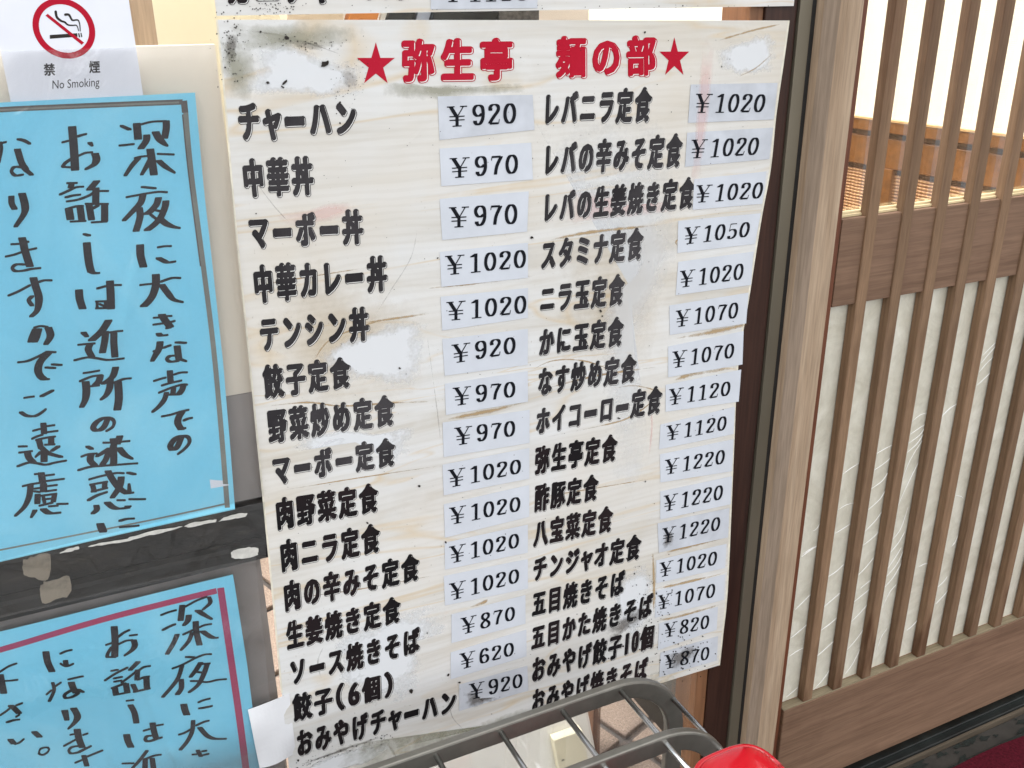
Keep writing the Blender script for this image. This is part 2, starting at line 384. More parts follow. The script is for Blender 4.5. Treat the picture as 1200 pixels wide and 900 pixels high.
# serif numerals drawn with the same flat nib, in a unit box one digit high
DG = {
 '0': ("e .29 .5 .19 .45", .62),
 '1': (".14,.82 .2,.86 .31,.95|.31,.95 .31,.04|t.12,.03 .5,.03", .62),
 '2': (".13,.70 .12,.80 .18,.92 .30,.96 .42,.90 .46,.76 .41,.60 .26,.36 .12,.10|b.13,.07 .44,.07|t.47,.06 .50,.24|d.14,.73", .62),
 '5': ("t.16,.93 .44,.93|t.15,.93 .13,.50|t.13,.50 .22,.58|.22,.58 .36,.58 .46,.44 .46,.22 .36,.07 .24,.04 .14,.10|d.15,.15", .62),
 '6': (".42,.86 .34,.96 .22,.90 .13,.70 .11,.42 .15,.14 .28,.04 .42,.10 .48,.28 .42,.48 .29,.56 .15,.44|d.43,.82", .62),
 '7': ("t.11,.92 .09,.76|b.13,.91 .44,.91|.48,.90 .38,.66 .30,.40 .26,.06", .62),
 '8': (".29,.52 .16,.64 .13,.80 .22,.94 .34,.95 .44,.84 .43,.66 .29,.52 .14,.38 .10,.22 .18,.07 .33,.04 .46,.14 .47,.30 .38,.44 .29,.52", .62),
 '9': (".16,.14 .24,.04 .36,.10 .45,.30 .47,.58 .43,.86 .30,.96 .16,.90 .10,.72 .16,.52 .29,.44 .43,.56|d.15,.18", .62),
 'Y': ("k.16,.93 .40,.46|t.66,.93 .42,.46|.41,.48 .41,.04|t.02,.94 .30,.94|t.54,.94 .80,.94|t.24,.03 .58,.03|t.12,.48 .70,.48|t.12,.31 .70,.31", .98),
}
def num_polys(text, quad, slant=0):
    """quad: px of lower-left, lower-right, upper-right, upper-left of the text line"""
    tot = sum(DG[c][1] for c in text)-.06; (A, B, Cc, D) = [np.array(q, float) for q in quad]
    wd, ht = np.linalg.norm(B-A), np.linalg.norm(D-A)
    def mp(x, y):
        s = x/tot; t = y; p = A*(1-s)*(1-t)+B*s*(1-t)+Cc*s*t+D*(1-s)*t
        return (p[0]+slant*(t-.5)*ht, p[1])
    out = []; x0 = 0
    for c in text:
        for st in DG[c][0].split('|'):
            kind = st[0] if st[0] in 'etbdk' else ''
            body = st[1:] if kind else st
            if kind == 'e':
                cx, cy, rx, ry = map(float, body.split()); P = [(cx+rx*math.cos(a), cy+ry*math.sin(a)) for a in np.linspace(0, 2*math.pi, 25)]
            elif kind == 'd':
                q = tuple(map(float, body.split(','))); P = [(q[0]-.012, q[1]), (q[0]+.012, q[1])]
            else:
                P = [tuple(map(float, q.split(','))) for q in body.split()]; P = smooth(P, 4)
            a, b = {'e': (.064, .024), '': (.064, .024), 't': (.012, .027), 'b': (.012, .05), 'd': (.064, .06), 'k': (.075, .02)}[kind]
            for i in range(len(P)-1):
                pts = [(P[j][0]+sx*a, P[j][1]+sy*b) for j in (i, i+1) for sx in (-1, 1) for sy in (-1, 1)]
                out.append([mp(x0+x, y) for x, y in hull(pts)])
        x0 += DG[c][1]
    return out

# glyph meshes from Blender's own built-in font
GC = {}
def glyph(ch):
    if ch not in GC:
        c = bpy.data.curves.new('g', 'FONT'); c.body = ch; c.resolution_u = 3; c.size = 1
        o = bpy.data.objects.new('g', c); C.objects.link(o); bpy.context.view_layer.update()
        dg = bpy.context.evaluated_depsgraph_get(); me = bpy.data.meshes.new_from_object(o.evaluated_get(dg))
        me.calc_loop_triangles()
        v = np.array([p.co[:2] for p in me.vertices]) if len(me.vertices) else np.zeros((0, 2))
        t = np.array([lt.vertices[:] for lt in me.loop_triangles], int) if len(me.loop_triangles) else np.zeros((0, 3), int)
        GC[ch] = (v, t)
        bpy.data.objects.remove(o); bpy.data.meshes.remove(me); bpy.data.curves.remove(c)
    return GC[ch]
_v, _ = glyph('国'); EM = (_v[:, 0].max()-_v[:, 0].min())/.83; EMY0 = _v[:, 1].min(); EMH = _v[:, 1].max()-_v[:, 1].min()
def ring(r, n, sx=0, sy=0, ph=0): return [(sx+r*math.cos(2*math.pi*(k+ph)/n), sy+r*math.sin(2*math.pi*(k+ph)/n)) for k in range(n)]
def ell_(rx, ry, n, sx=0, sy=0): return [(sx+rx*math.cos(2*math.pi*(k+.5)/n), sy+ry*math.sin(2*math.pi*(k+.5)/n)) for k in range(n)]
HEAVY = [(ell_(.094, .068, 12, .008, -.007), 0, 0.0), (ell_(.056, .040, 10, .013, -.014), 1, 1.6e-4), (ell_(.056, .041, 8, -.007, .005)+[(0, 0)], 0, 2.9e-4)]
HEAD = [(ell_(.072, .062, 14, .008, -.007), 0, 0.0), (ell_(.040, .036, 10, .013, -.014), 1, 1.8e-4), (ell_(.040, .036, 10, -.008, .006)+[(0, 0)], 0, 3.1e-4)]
BOLD = [(ring(.028, 6)+[(0, 0)], 0, 0.0)]
REG = [([(0, 0)], 0, 0.0)]
def glyph_line(text, quad, Y, wave, name, mats, root, layers, cells=None, label=None):
    """quad px: lower-left, lower-right, upper-right, upper-left"""
    A, B, Cc, D = [np.array(q, float) for q in quad]; n = len(text)
    wts = cells or [1]*n; tot = sum(wts); VV = []; TT = []; MI = []; off = 0; x0 = 0
    for i, ch in enumerate(text):
        if ch != '　' and ch != ' ':
            v, t = glyph(ch)
            x = v[:, 0]/EM; y = (v[:, 1]-EMY0)/EMH*.88+.06
            x = (x-.5)*.84+wts[i]/2
            if ch == 'ー': y = (y-y.mean())*1.7+.47
            if ch in '（）610' or ord(ch) < 128:
                x = (x-(x.min()+x.max())/2)*(wts[i]*.9/max(.3, (x.max()-x.min()))*.7)+wts[i]/2
                if ord(ch) < 128: y = .1+(v[:, 1]-v[:, 1].min())/max(1e-3, (v[:, 1].max()-v[:, 1].min()))*.8
            z = 0
            for offs, mi, dep in layers:
                for k, (dx, dy) in enumerate(offs):
                    s = (x0+x+dx)/tot; tt = y+dy
                    px = A[0]*(1-s)*(1-tt)+B[0]*s*(1-tt)+Cc[0]*s*tt+D[0]*(1-s)*tt
                    py = A[1]*(1-s)*(1-tt)+B[1]*s*(1-tt)+Cc[1]*s*tt+D[1]*(1-s)*tt
                    d = np.outer((px-600)/F_PX, RR)+np.outer((450-py)/F_PX, UU)+FF
                    P = CAM+d*((Y-CAM[1])/d[:, 1])[:, None]
                    P[:, 1] += wave(P[:, 0], P[:, 2])-dep-k*1.2e-5
                    VV.append(P); TT.append(t+off); MI.append(np.full(len(t), mi)); off += len(v)
        x0 += wts[i]
    V = np.concatenate(VV); T = np.concatenate(TT); mi = np.concatenate(MI)
    me = bpy.data.meshes.new(name); base = np.array(root.location) if root.parent is None else np.array(root.location)+np.array(root.parent.location)
    me.vertices.add(len(V)); me.vertices.foreach_set('co', (V-base).ravel().astype(np.float32))
    me.loops.add(len(T)*3); me.loops.foreach_set('vertex_index', T.ravel().astype(np.int32))
    me.polygons.add(len(T)); me.polygons.foreach_set('loop_start', np.arange(0, len(T)*3, 3, dtype=np.int32)); me.polygons.foreach_set('loop_total', np.full(len(T), 3, np.int32))
    for m in mats: me.materials.append(m)
    me.polygons.foreach_set('material_index', mi.astype(np.int32)); me.update(); me.validate(); me.shade_flat()
    o = bpy.data.objects.new(name, me); C.objects.link(o); o.parent = root
    if label: o['label'] = label
    return o
def px_grid(left, right, nx, nz, Y, wave, thick=0.0006):
    """sheet between two px polylines (left, right edges, top to bottom), gridded, with real thickness"""
    def samp(pl, t):
        ys = [p[1] for p in pl]; y = ys[0]+(ys[-1]-ys[0])*t
        return np.array((np.interp(y, ys, [p[0] for p in pl]), y))
    mb = MB(); V = []
    for k in range(2):
        for j in range(nz+1):
            L, R_ = samp(left, j/nz), samp(right, j/nz)
            a, b = onY(L[0], L[1], Y), onY(R_[0], R_[1], Y)
            for i in range(nx+1):
                p = a+(b-a)*i/nx; p[1] += wave(p[0], p[2])+k*thick; V.append(p)
    N = (nx+1)*(nz+1); fs = []
    for j in range(nz):
        for i in range(nx):
            a = j*(nx+1)+i; fs.append((a, a+nx+1, a+nx+2, a+1)); fs.append((N+a, N+a+1, N+a+nx+2, N+a+nx+1))
    mb.add(V, fs); fs = []
    for j in range(nz):
        a = j*(nx+1); fs.append((a, N+a, N+a+nx+1, a+nx+1)); a += nx; fs.append((a, a+nx+1, N+a+nx+1, N+a))
    for i in range(nx):
        fs.append((i, i+1, N+i+1, N+i)); a = nz*(nx+1)+i; fs.append((a, N+a, N+a+1, a+1))
    for f in fs: mb.add([V[k] for k in f], [(0, 1, 2, 3)])
    return mb
def quad_sheet(q, Y, wave, nx=6, nz=3, thick=.0003):
    """q px: TL, TR, BR, BL"""
    TL, TR, BR, BL = [onY(p[0], p[1], Y) for p in q]; mb = MB(); V = []
    for k in range(2):
        for j in range(nz+1):
            for i in range(nx+1):
                s, t = i/nx, j/nz; p = (TL*(1-s)+TR*s)*(1-t)+(BL*(1-s)+BR*s)*t; p[1] = Y+wave(p[0], p[2])+k*thick; V.append(p)
    N = (nx+1)*(nz+1); fs = []
    for j in range(nz):
        for i in range(nx):
            a = j*(nx+1)+i; fs += [(a, a+nx+1, a+nx+2, a+1), (N+a, N+a+1, N+a+nx+2, N+a+nx+1)]
    for j in range(nz):
        a = j*(nx+1); fs.append((a, N+a, N+a+nx+1, a+nx+1)); a += nx; fs.append((a, a+nx+1, N+a+nx+1, N+a))
    for i in range(nx):
        fs.append((i, i+1, N+i+1, N+i)); a = nz*(nx+1)+i; fs.append((a, N+a, N+a+1, a+1))
    mb.add(V, fs); return mb
flat = lambda x, z: 0*x

# ------------------------------------------------------------------ the place: ground, floors, interior
Y0 = -0.004            # plane of the papers stuck on the glass
RAIL_T, RAIL_B = 0.845, 0.782
def structure(mb, name, mats, **k): return tag(mb.build(name, mats, **k), kind='structure')
g = MB().box(-40, 40, -40, 0.0, -.3, -.004); structure(g, 'ground', MT['asphalt'])
g = MB().box(-40, 40, 0.0, 40, -.3, -.012); structure(g, 'shop_floor_base', MT['joint'])
floor = empty('shop_floor', (0.785, .325, 0), None, None); floor['kind'] = 'structure'
ang = math.radians(18.7); T = .215; gp = .016
tile_me = None
for i in range(-7, 4):
    for j in range(-4, 9):
        cx, cy = i*T+T/2, j*T+T/2
        wx, wy = cx*math.cos(ang)-cy*math.sin(ang), cx*math.sin(ang)+cy*math.cos(ang)
        X, Yc = .785+wx, .325+wy
        if Yc < .16 or Yc > 2.3 or X < -.6 or X > 1.5: continue
        if tile_me is None:
            h = (T-gp)/2; mb = MB()
            mb.prism([(-h, -h, 0), (h, -h, 0), (h, h, 0), (-h, h, 0)], [(-h, -h, -.012), (h, -h, -.012), (h, h, -.012), (-h, h, -.012)])
            o = mb.build('tile', MT['tile'], bevel=.002); tile_me = o.data
        else: o = bpy.data.objects.new('tile', tile_me); C.objects.link(o); b = o.modifiers.new('bevel', 'BEVEL'); b.width = .002
        o.parent = floor; o.location = (wx, wy, random.uniform(-.0015, .001)); o.rotation_euler = (0, 0, ang+random.choice((0, 1, 2, 3))*math.pi/2)
structure(MB().box(-3, 1.6, 2.5, 2.6, 0, 1.9), 'back_wall', MT['creamwall'])
structure(MB().box(-3.1, -3, -.0, 2.6, 0, 1.9), 'side_wall', MT['creamwall'])
# raised threshold under the door
structure(MB().box(.86, 4.0, -.62, 2.6, -.004, .088), 'entrance_step', MT['step'])
structure(MB().box(-3, .86, -.035, .02, -.004, .10), 'window_plinth', MT['concrete'])

# partition seen through the upper lattice
pt = empty('interior_partition', (1.62, 1.1, .088), 'ribbed cream wall with amber varnished rails over woven rattan, behind the lattice door', 'partition')
PX = 1.60
MB().box(PX, PX+.05, .10, 2.5, 1.075, 1.75).build('wallpaper', MT['ribwall'], pt)
MB().box(PX-.012, PX+.05, .10, 2.5, 1.048, 1.071).build('top_rail', MT['amber'], pt, bevel=.002)
MB().box(PX-.014, PX+.05, .10, 2.5, 1.0715, 1.0755).build('rail_edge', MT['amberlite'], pt)
MB().box(PX-.004, PX+.05, .10, 2.5, .974, 1.036).build('lower_rail', MT['amber'], pt, bevel=.002)
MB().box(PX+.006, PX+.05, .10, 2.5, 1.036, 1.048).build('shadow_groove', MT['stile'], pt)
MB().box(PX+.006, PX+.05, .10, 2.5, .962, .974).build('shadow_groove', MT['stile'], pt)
MB().box(PX+.004, PX+.05, .10, 2.5, .088, .962).build('rattan_panel', MT['wicker'], pt)
for yy in (.26, .62, 1.3, 2.0):
    MB().box(PX-.006, PX+.004, yy, yy+.035, .088, .974).build('rattan_batten', MT['amber'], pt, bevel=.0015)

# things inside, glimpsed between the two menu sheets and at the top left
sh = empty('interior_shelf', (.45, .34, 1.2), 'dark shelf board behind the window holding boxes and cards', 'shelf')
MB().box(.25, .72, .29, .39, 1.19, 1.205).build('shelf_board', MT['stile2'], sh, bevel=.002)
for xx in (.26, .69): MB().box(xx, xx+.015, .29, .39, .0, 1.19).build('leg', MT['stile2'], sh)
def slab(name, u0, u1, Y, mat, label, cat, d=.04, z0=1.206, z1=1.36, sk=0.0):
    a = onY(u0, 16, Y)[0]; b = onY(u1, 16, Y)[0]; zc = 1.296
    mb = MB(); v = [(a+sk*(z0-zc), z0), (b+sk*(z0-zc), z0), (b+sk*(z1-zc), z1), (a+sk*(z1-zc), z1)]
    mb.prism([(x, Y, z) for x, z in v], [(x, Y+d, z) for x, z in v]); o = mb.build(name, mat, loc=((a+b)/2, Y, z0), bevel=.0008)
    tag(o, label, cat)
slab('tan_box', 336, 402, .302, MT['tan'], 'tan cardboard box on the shelf behind the glass, left of the orange packet', 'box')
slab('orange_packet', 410, 444, .30, MT['orange'], 'orange packet leaning on the shelf, seen in the gap between the menus', 'packet', .02, sk=.35)
slab('white_card', 446, 454, .31, MT['white_gloss'], 'narrow white card beside the orange packet in the gap', 'card', .01, sk=.35)
slab('black_box', 456, 486, .30, MT['blackbox'], 'small black box between the white card and the blue grey card', 'box', .05, sk=.4)
slab('blue_grey_card', 489, 505, .31, MT['bluegrey'], 'slanting blue grey card between two black boxes on the shelf', 'card', .01, sk=.4)
slab('black_tray', 508, 584, .30, MT['blackbox'], 'long black tray on the shelf, right of the blue grey card', 'tray', .08, sk=.3)
slab('dark_grey_box', 585, 632, .298, MT['greybox'], 'worn dark grey box at the right end of the boxes between the menus', 'box', .08)
tag(MB().box(.07, .095, .10, .13, 0, 2.3).build('interior_post', MT['post'], loc=(.08, .11, 0)), 'brown wooden post inside the window beside the no smoking sign', 'post')
tag(MB().box(.35, .75, .46, .48, 1.0, 1.45).build('cream_screen', MT['cream'], loc=(.5, .47, 1.0)), 'cream screen standing behind the shelf, right part of the gap between menus', 'screen')
tag(MB().box(-.6, .30, .50, .52, 1.05, 1.5).build('cream_screen', MT['creamwall'], loc=(-.15, .51, .9)), 'warm cream screen behind the brown interior post at top left', 'screen')
# white board with a cream wooden frame standing on the floor inside
wb = empty('white_signboard', (.46, .2, 0), 'white board with cream wooden edge standing behind the glass under the umbrella rack', 'board')
mb = MB(); mb.prism([(.30, .10, 0), (.627, .10, 0), (.627, .204, .226), (.30, .204, .226)], [(.30, .112, 0), (.627, .112, 0), (.627, .216, .226), (.30, .216, .226)]); mb.build('board', MT['white_gloss'], wb, bevel=.001)
mb = MB(); mb.prism([(.551, .085, 0), (.604, .085, 0), (.604, .180, .214), (.551, .180, .214)], [(.551, .0985, .0), (.604, .0985, .0), (.604, .1955, .214), (.551, .1955, .214)]); fp = mb.build('frame_post', MT['creampost'], wb, bevel=.0015)
for zz in (.182, .128, .07):
    mb = MB(); n = 12; c = (.560, .0845+.095*zz/.214, zz)
    mb.add([(c[0]+.003*math.cos(2*math.pi*k/n), c[1], c[2]+.003*math.sin(2*math.pi*k/n)) for k in range(n)], [tuple(range(n))]); mb.build('screw_hole', MT['greybox'], fp)

# ------------------------------------------------------------------ window
win = empty('shop_window', (.3, 0, .1), 'glass shop window with dark brown frame that the menus and notices are stuck on', 'window')
MB().box(-1.2, .70, .004, .009, .13, 2.2).build('glass_pane', MT['glass'], win)
MB().box(.703, .7455, -.0012, .05, .10, 2.25).build('stile', MT['stile'], win, bevel=.0012, label='dark brown upright at the right side of the glass')
MB().box(.684, .7025, .002, .05, .10, 2.25).build('glazing_bead', MT['stile2'], win, bevel=.001)
MB().box(.7462, .7632, -.0050, .05, .10, 2.25).build('metal_strip', MT['brass'], win, bevel=.0008)
MB().box(.7634, .7694, -.0040, .05, .10, 2.25).build('gap_strip', MT['black'], win)  # black strip stands in for the dark gap, shade put into its colour
# cross rail: uneven, taped over, grimy
mb = MB(); N = 60; V = []
prof = [(-.0005, RAIL_B-.001), (-.0025, RAIL_B+.004), (-.0020, .797), (.0008, .800), (.0006, .806), (-.0022, .809), (-.0022, RAIL_T-.006), (-.0008, RAIL_T), (.02, RAIL_T), (.02, RAIL_B-.001)]
for i in range(N+1):
    x = -1.2+(.684+1.2)*i/N
    for (y, z) in prof: V.append((x, y, z))
n = len(prof); fs = [(i*n+k, i*n+(k+1) % n, (i+1)*n+(k+1) % n, (i+1)*n+k) for i in range(N) for k in range(n)]
mb.add(V, fs+[tuple(range(n)), tuple(N*n+k for k in reversed(range(n)))]); mb.build('cross_rail', MT['rail'], win, label='grimy blackened cross rail between the two blue notices')
MB().box(-1.2, .684, -.001, .03, .10, .13).build('bottom_rail', MT['stile'], win)

bb = MB().box(-.7, .131, .0095, .018, .96, 1.2755).build('cream_backing_board', MT['cream'], loc=(-.3, .014, .96)); tag(bb, 'cream board behind the glass around the upper blue notice', 'board')
bb = MB().box(-.7, .131, .0095, .018, .846, .9595).build('taupe_backing_board', MT['taupe'], loc=(-.3, .014, .846)); tag(bb, 'grey taupe board behind the bottom of the upper blue notice, above the grimy rail', 'board')
bb = MB().box(-.7, .1135, .0095, .018, .14, .781).build('dusty_backing_board', MT['taupe2'], loc=(-.3, .014, .14)); tag(bb, 'dusty grey brown board behind the lower blue notice with the red frame', 'board')

# post and lattice door
pw = empty('door_post', (.79, 0, 0), 'pale weathered square wooden post between the menu window and the lattice door', 'post')
sec = [(.7697, .05), (.7697, -.0150), (.7810, -.0280), (.8145, -.0280), (.8145, .05)]
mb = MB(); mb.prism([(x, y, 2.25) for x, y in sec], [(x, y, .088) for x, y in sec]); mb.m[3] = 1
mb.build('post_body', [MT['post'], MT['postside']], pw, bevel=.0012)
MB().box(.8155, .8520, .0035, .05, .088, 2.25).build('rebate_strip', MT['jamb'], pw, bevel=.001)

door = empty('lattice_door', (1.3, 0, .12), 'sliding door of upright brown wooden bars with clear glass above and cream film below', 'door')
bar0 = None; NB = 14
for k in range(NB):
    xr = (1.0688+.0711*k)*.85; bw = .0178
    me_new = bar0 is None
    if me_new:
        mb = MB().box(xr-bw, xr, 0.0, .0135, .3012, 2.15); bar0 = mb.build('bar', MT['bar'], door, bevel=.0012, loc=(xr-1.3, 0, 0))
    else:
        o = bar0.copy(); C.objects.link(o); o.location = (xr-1.3, 0, 0); o.parent = door
XE = (1.0688+.0711*NB)*.85
MB().box(.853, XE+.05, .0030, .030, .9430, 1.0560).build('middle_rail', MT['rails'], door, bevel=.0008)
MB().box(.853, XE, .0145, .0200, 1.0562, 1.0625).build('glass_bead', MT['bead'], door, bevel=.0008)
MB().box(.853, XE, .0105, .0142, 1.0562, 1.0595).build('glass_bead', MT['bead'], door, bevel=.0006)
MB().box(.853, XE+.05, -.0012, .035, .1243, .2985).build('bottom_rail', MT['rails'], door, bevel=.0015)
MB().box(.853, XE, .0005, .0138, .2986, .3010).build('ledge', MT['ledge'], door)
MB().box(.853, XE+.05, .0, .03, 2.15, 2.25).build('top_rail', MT['rails'], door)
MB().box(XE, XE+.05, .0031, .0300, .2986, 2.15).build('stile', MT['bar'], door)
MB().box(.853, XE, .0210, .0240, 1.0570, 2.15).build('glass_pane', MT['glass'], door)
wf = MB().box(.853, XE, .0150, .0180, .3011, .9428).build('cream_film', MT['washi'], door)
# wrinkles in the clear wrap over the film (px traced, lying on the film plane)
def ribbon(pts, wpx, Y, name, mat, root, wave=flat, taper=True, dy=0):
    P = smooth([tuple(p) for p in pts], 6); n = len(P); mb = MB(); V = []
    for i in range(n):
        a = np.array(P[max(0, i-1)]); b = np.array(P[min(n-1, i+1)]); t = (b-a)/(np.linalg.norm(b-a)+1e-9); nn = np.array((-t[1], t[0]))
        ww = wpx/2*(max(.15, math.sin(math.pi*i/(n-1))**.6) if taper else 1)
        for s in (-1, 1):
            q = np.array(P[i])+nn*s*ww; p = onY(q[0], q[1], Y); p[1] += wave(p[0], p[2])+dy; V.append(p)
    mb.add(V, [(2*i, 2*i+1, 2*i+3, 2*i+2) for i in range(n-1)]); return mb.build(name, mat, root)
def wr(*ls):
    mb = MB()
    for pts, wpx in ls:
        P = [onY(u, v, .0146) for u, v in smooth(pts, 4)]
        for i in range(len(P)-1):
            t = P[i+1]-P[i]; t = t/np.linalg.norm(t); nn = np.cross(t, (0, 1, 0)); w_ = wpx*.00105*.5
            w0 = w_*max(.2, math.sin(math.pi*i/(len(P)-1))); w1 = w_*max(.2, math.sin(math.pi*(i+1)/(len(P)-1)))
            a, b, c, d = P[i]-nn*w0, P[i]+nn*w0, P[i+1]+nn*w1, P[i+1]-nn*w1; r0 = P[i]-np.array((0, .0006, 0)); r1 = P[i+1]-np.array((0, .0006, 0))
            mb.add([a, b, c, d, r0, r1], [(0, 4, 5, 3), (4, 1, 2, 5)])
    return mb
c8 = lambda s: [(900+float(a.split(',')[0])/3.6, 400+float(a.split(',')[1])/3.6) for a in s.split()]
c7 = lambda s: [(840+float(a.split(',')[0])/3.333, 640+float(a.split(',')[1])/3.333) for a in s.split()]
W = [(c8('600,392 640,365 672,345'), 1.6), (c8('592,430 640,395 668,352'), 1.4), (c8('585,470 630,430 665,375'), 1.8), (c8('560,600 600,500 662,400'), 1.3), (c8('545,700 590,600 655,470'), 1.5),
 (c8('605,340 640,312 675,300'), 1.2), (c8('455,475 490,455 522,438'), 1.6), (c8('445,545 490,515 520,488'), 1.4), (c8('435,622 480,590 508,550'), 1.6), (c8('420,712 470,668 495,628'), 1.7), (c8('408,802 450,760 480,718'), 1.5), (c8('398,862 440,830 470,800'), 1.3),
 (c8('315,560 350,535 382,515'), 1.6), (c8('280,812 320,788 346,770'), 1.8), (c8('295,710 330,690 360,682'), 1.1), (c8('145,898 180,876 208,862'), 1.8), (c8('190,800 205,790 218,770'), 1.1), (c8('512,895 550,850 578,800'), 1.8), (c8('525,835 560,790 590,700'), 1.6),
 (c8('730,320 765,285 800,262'), 2.4), (c8('882,185 915,155 945,125'), 2.2), (c8('890,130 920,95 950,65'), 1.4), (c8('900,90 930,55 960,20'), 1.5), (c8('905,60 935,30 960,5'), 1.3), (c8('790,650 815,655 828,668'), 1.5), (c8('775,865 790,845 800,820'), 1.3),
 (c7('330,42 360,20 388,2'), 2), (c7('305,248 340,215 366,188'), 2.2), (c7('290,358 325,330 354,304'), 2.0), (c7('283,430 310,412 340,396'), 1.6), (c7('270,590 295,570 315,552'), 1.4), (c7('430,122 465,100 496,70'), 2), (c7('415,240 450,210 482,182'), 2), (c7('405,330 440,305 470,278'), 2), (c7('388,432 420,405 455,372'), 2.2), (c7('378,560 415,520 450,470'), 1.3),
 (c7('550,115 580,85 612,45'), 1.8), (c7('560,165 585,145 602,132'), 1.4), (c7('535,218 570,190 600,165'), 1.8), (c7('525,295 560,260 590,225'), 1.6), (c7('508,405 540,370 570,328'), 1.5), (c7('500,500 530,460 560,400'), 1.2), (c7('665,90 700,40 720,5'), 2), (c7('660,120 700,75 730,15'), 1.6), (c7('655,160 690,120 735,40'), 1.6), (c7('645,240 675,180 700,150'), 1.3),
 (c7('740,330 765,310 782,290'), 2), (c7('862,160 885,140 900,118'), 2), (c7('855,225 880,200 903,172'), 2.2), (c7('620,420 640,360 665,320'), 1.2), (c7('790,80 810,70 830,66'), 1.6)]
wr(*W).build('film_wrinkles', MT['wrink'], wf, kind='stuff')
# sill and mat
tag(MB().box(.853, 4.0, -.0150, .05, .0885, .1050).box(.853, 4.0, -.0030, .05, .1050, .1090).build('sill_track', MT['track'], loc=(1.3, 0, .09), bevel=.001), 'black sliding door track under the lattice door', 'door track')
tag(MB().box(.853, 4.0, -.0205, -.0155, .0885, .1010).build('sill_nosing', MT['nosing'], loc=(1.3, -.018, .09), bevel=.0008), 'thin worn wooden nosing along the front of the black door track', 'nosing')
tag(MB().box(.99, 3.4, -.600, -.0560, .0885, .0950).build('mat_backing', MT['matedge'], loc=(1.6, -.2, .089), bevel=.001), 'dark speckled rubber edge under the red entrance mat', 'rubber mat')
mm = MB(); N = 40
top = []; edge = []
for i in range(N+1):
    x = 1.02+2.3*i/N; edge.append((x, -.0640+.002*math.sin(i*1.7)+.0018*math.sin(i*.6)))
mm.prism([(x, y, .100) for x, y in edge]+[(3.32, -.59, .1), (1.02, -.59, .1)], [(x, y, .0951) for x, y in edge]+[(3.32, -.59, .0951), (1.02, -.59, .0951)])
tag(mm.build('entrance_mat', MT['mat'], loc=(1.6, -.2, .095)), 'dark red pile entrance mat on the step by the door', 'mat')
ds = MB()
for i in range(70):
    x = 1.0+random.random()*.9; y = -.022-abs(random.gauss(0, .013)); r = random.uniform(.002, .009)
    pts = [(x+r*(1+.8*math.sin(k*2.1+i))*1.6*math.cos(k*math.pi/4), max(-.055, min(-.0215, y+r*(1+.3*math.sin(k*3.3+i))*math.sin(k*math.pi/4))), .0895+i*1e-6) for k in range(8)]
    if y > -.055: ds.add([pts[k] for k in range(8)], [tuple(range(8))])
tag(ds.build('tar_patches', MT['matedge'], loc=(1.3, -.04, .089)), 'black worn patches of rubber glue on the grey step', 'glue patches', kind='stuff')

# ------------------------------------------------------------------ lower menu sheet
def wave(x, z):
    return -.0012*np.sin(8*x+1.3+3*z)*np.sin(7*z+.5)-.0004*np.sin(14*x-10*z)-.0020*np.clip((z-1.02)/.25, 0, 1)**2*np.clip((x-.60)/.13, 0, 1)**2
LE = [(254, 23), (263, 110), (276, 260), (293, 425), (315, 650), (330, 811), (342, 935)]
RE = [(923, 24), (917, 73), (909, 135), (903, 198), (892, 258), (878, 345), (864, 430), (859, 530), (853, 684), (847, 745), (843, 780)]
base = onY(590, 450, Y0)
menu = empty('menu_sheet', (base[0], Y0, .44), 'large weathered menu sheet with two columns of dishes and price stickers, red heading on top', 'menu')
# edges have different px lengths, so sample each by arc fraction
px_grid(LE, RE, 44, 60, Y0, wave, .0008).build('sheet', MT['menu'], menu, smooth=True)
ribbon(LE[:-1], 2.2, Y0-.00008, 'edge_line', MT['edge'], menu, wave, False)
ribbon(RE, 2.0, Y0-.00008, 'edge_line', MT['edge'], menu, wave, False)

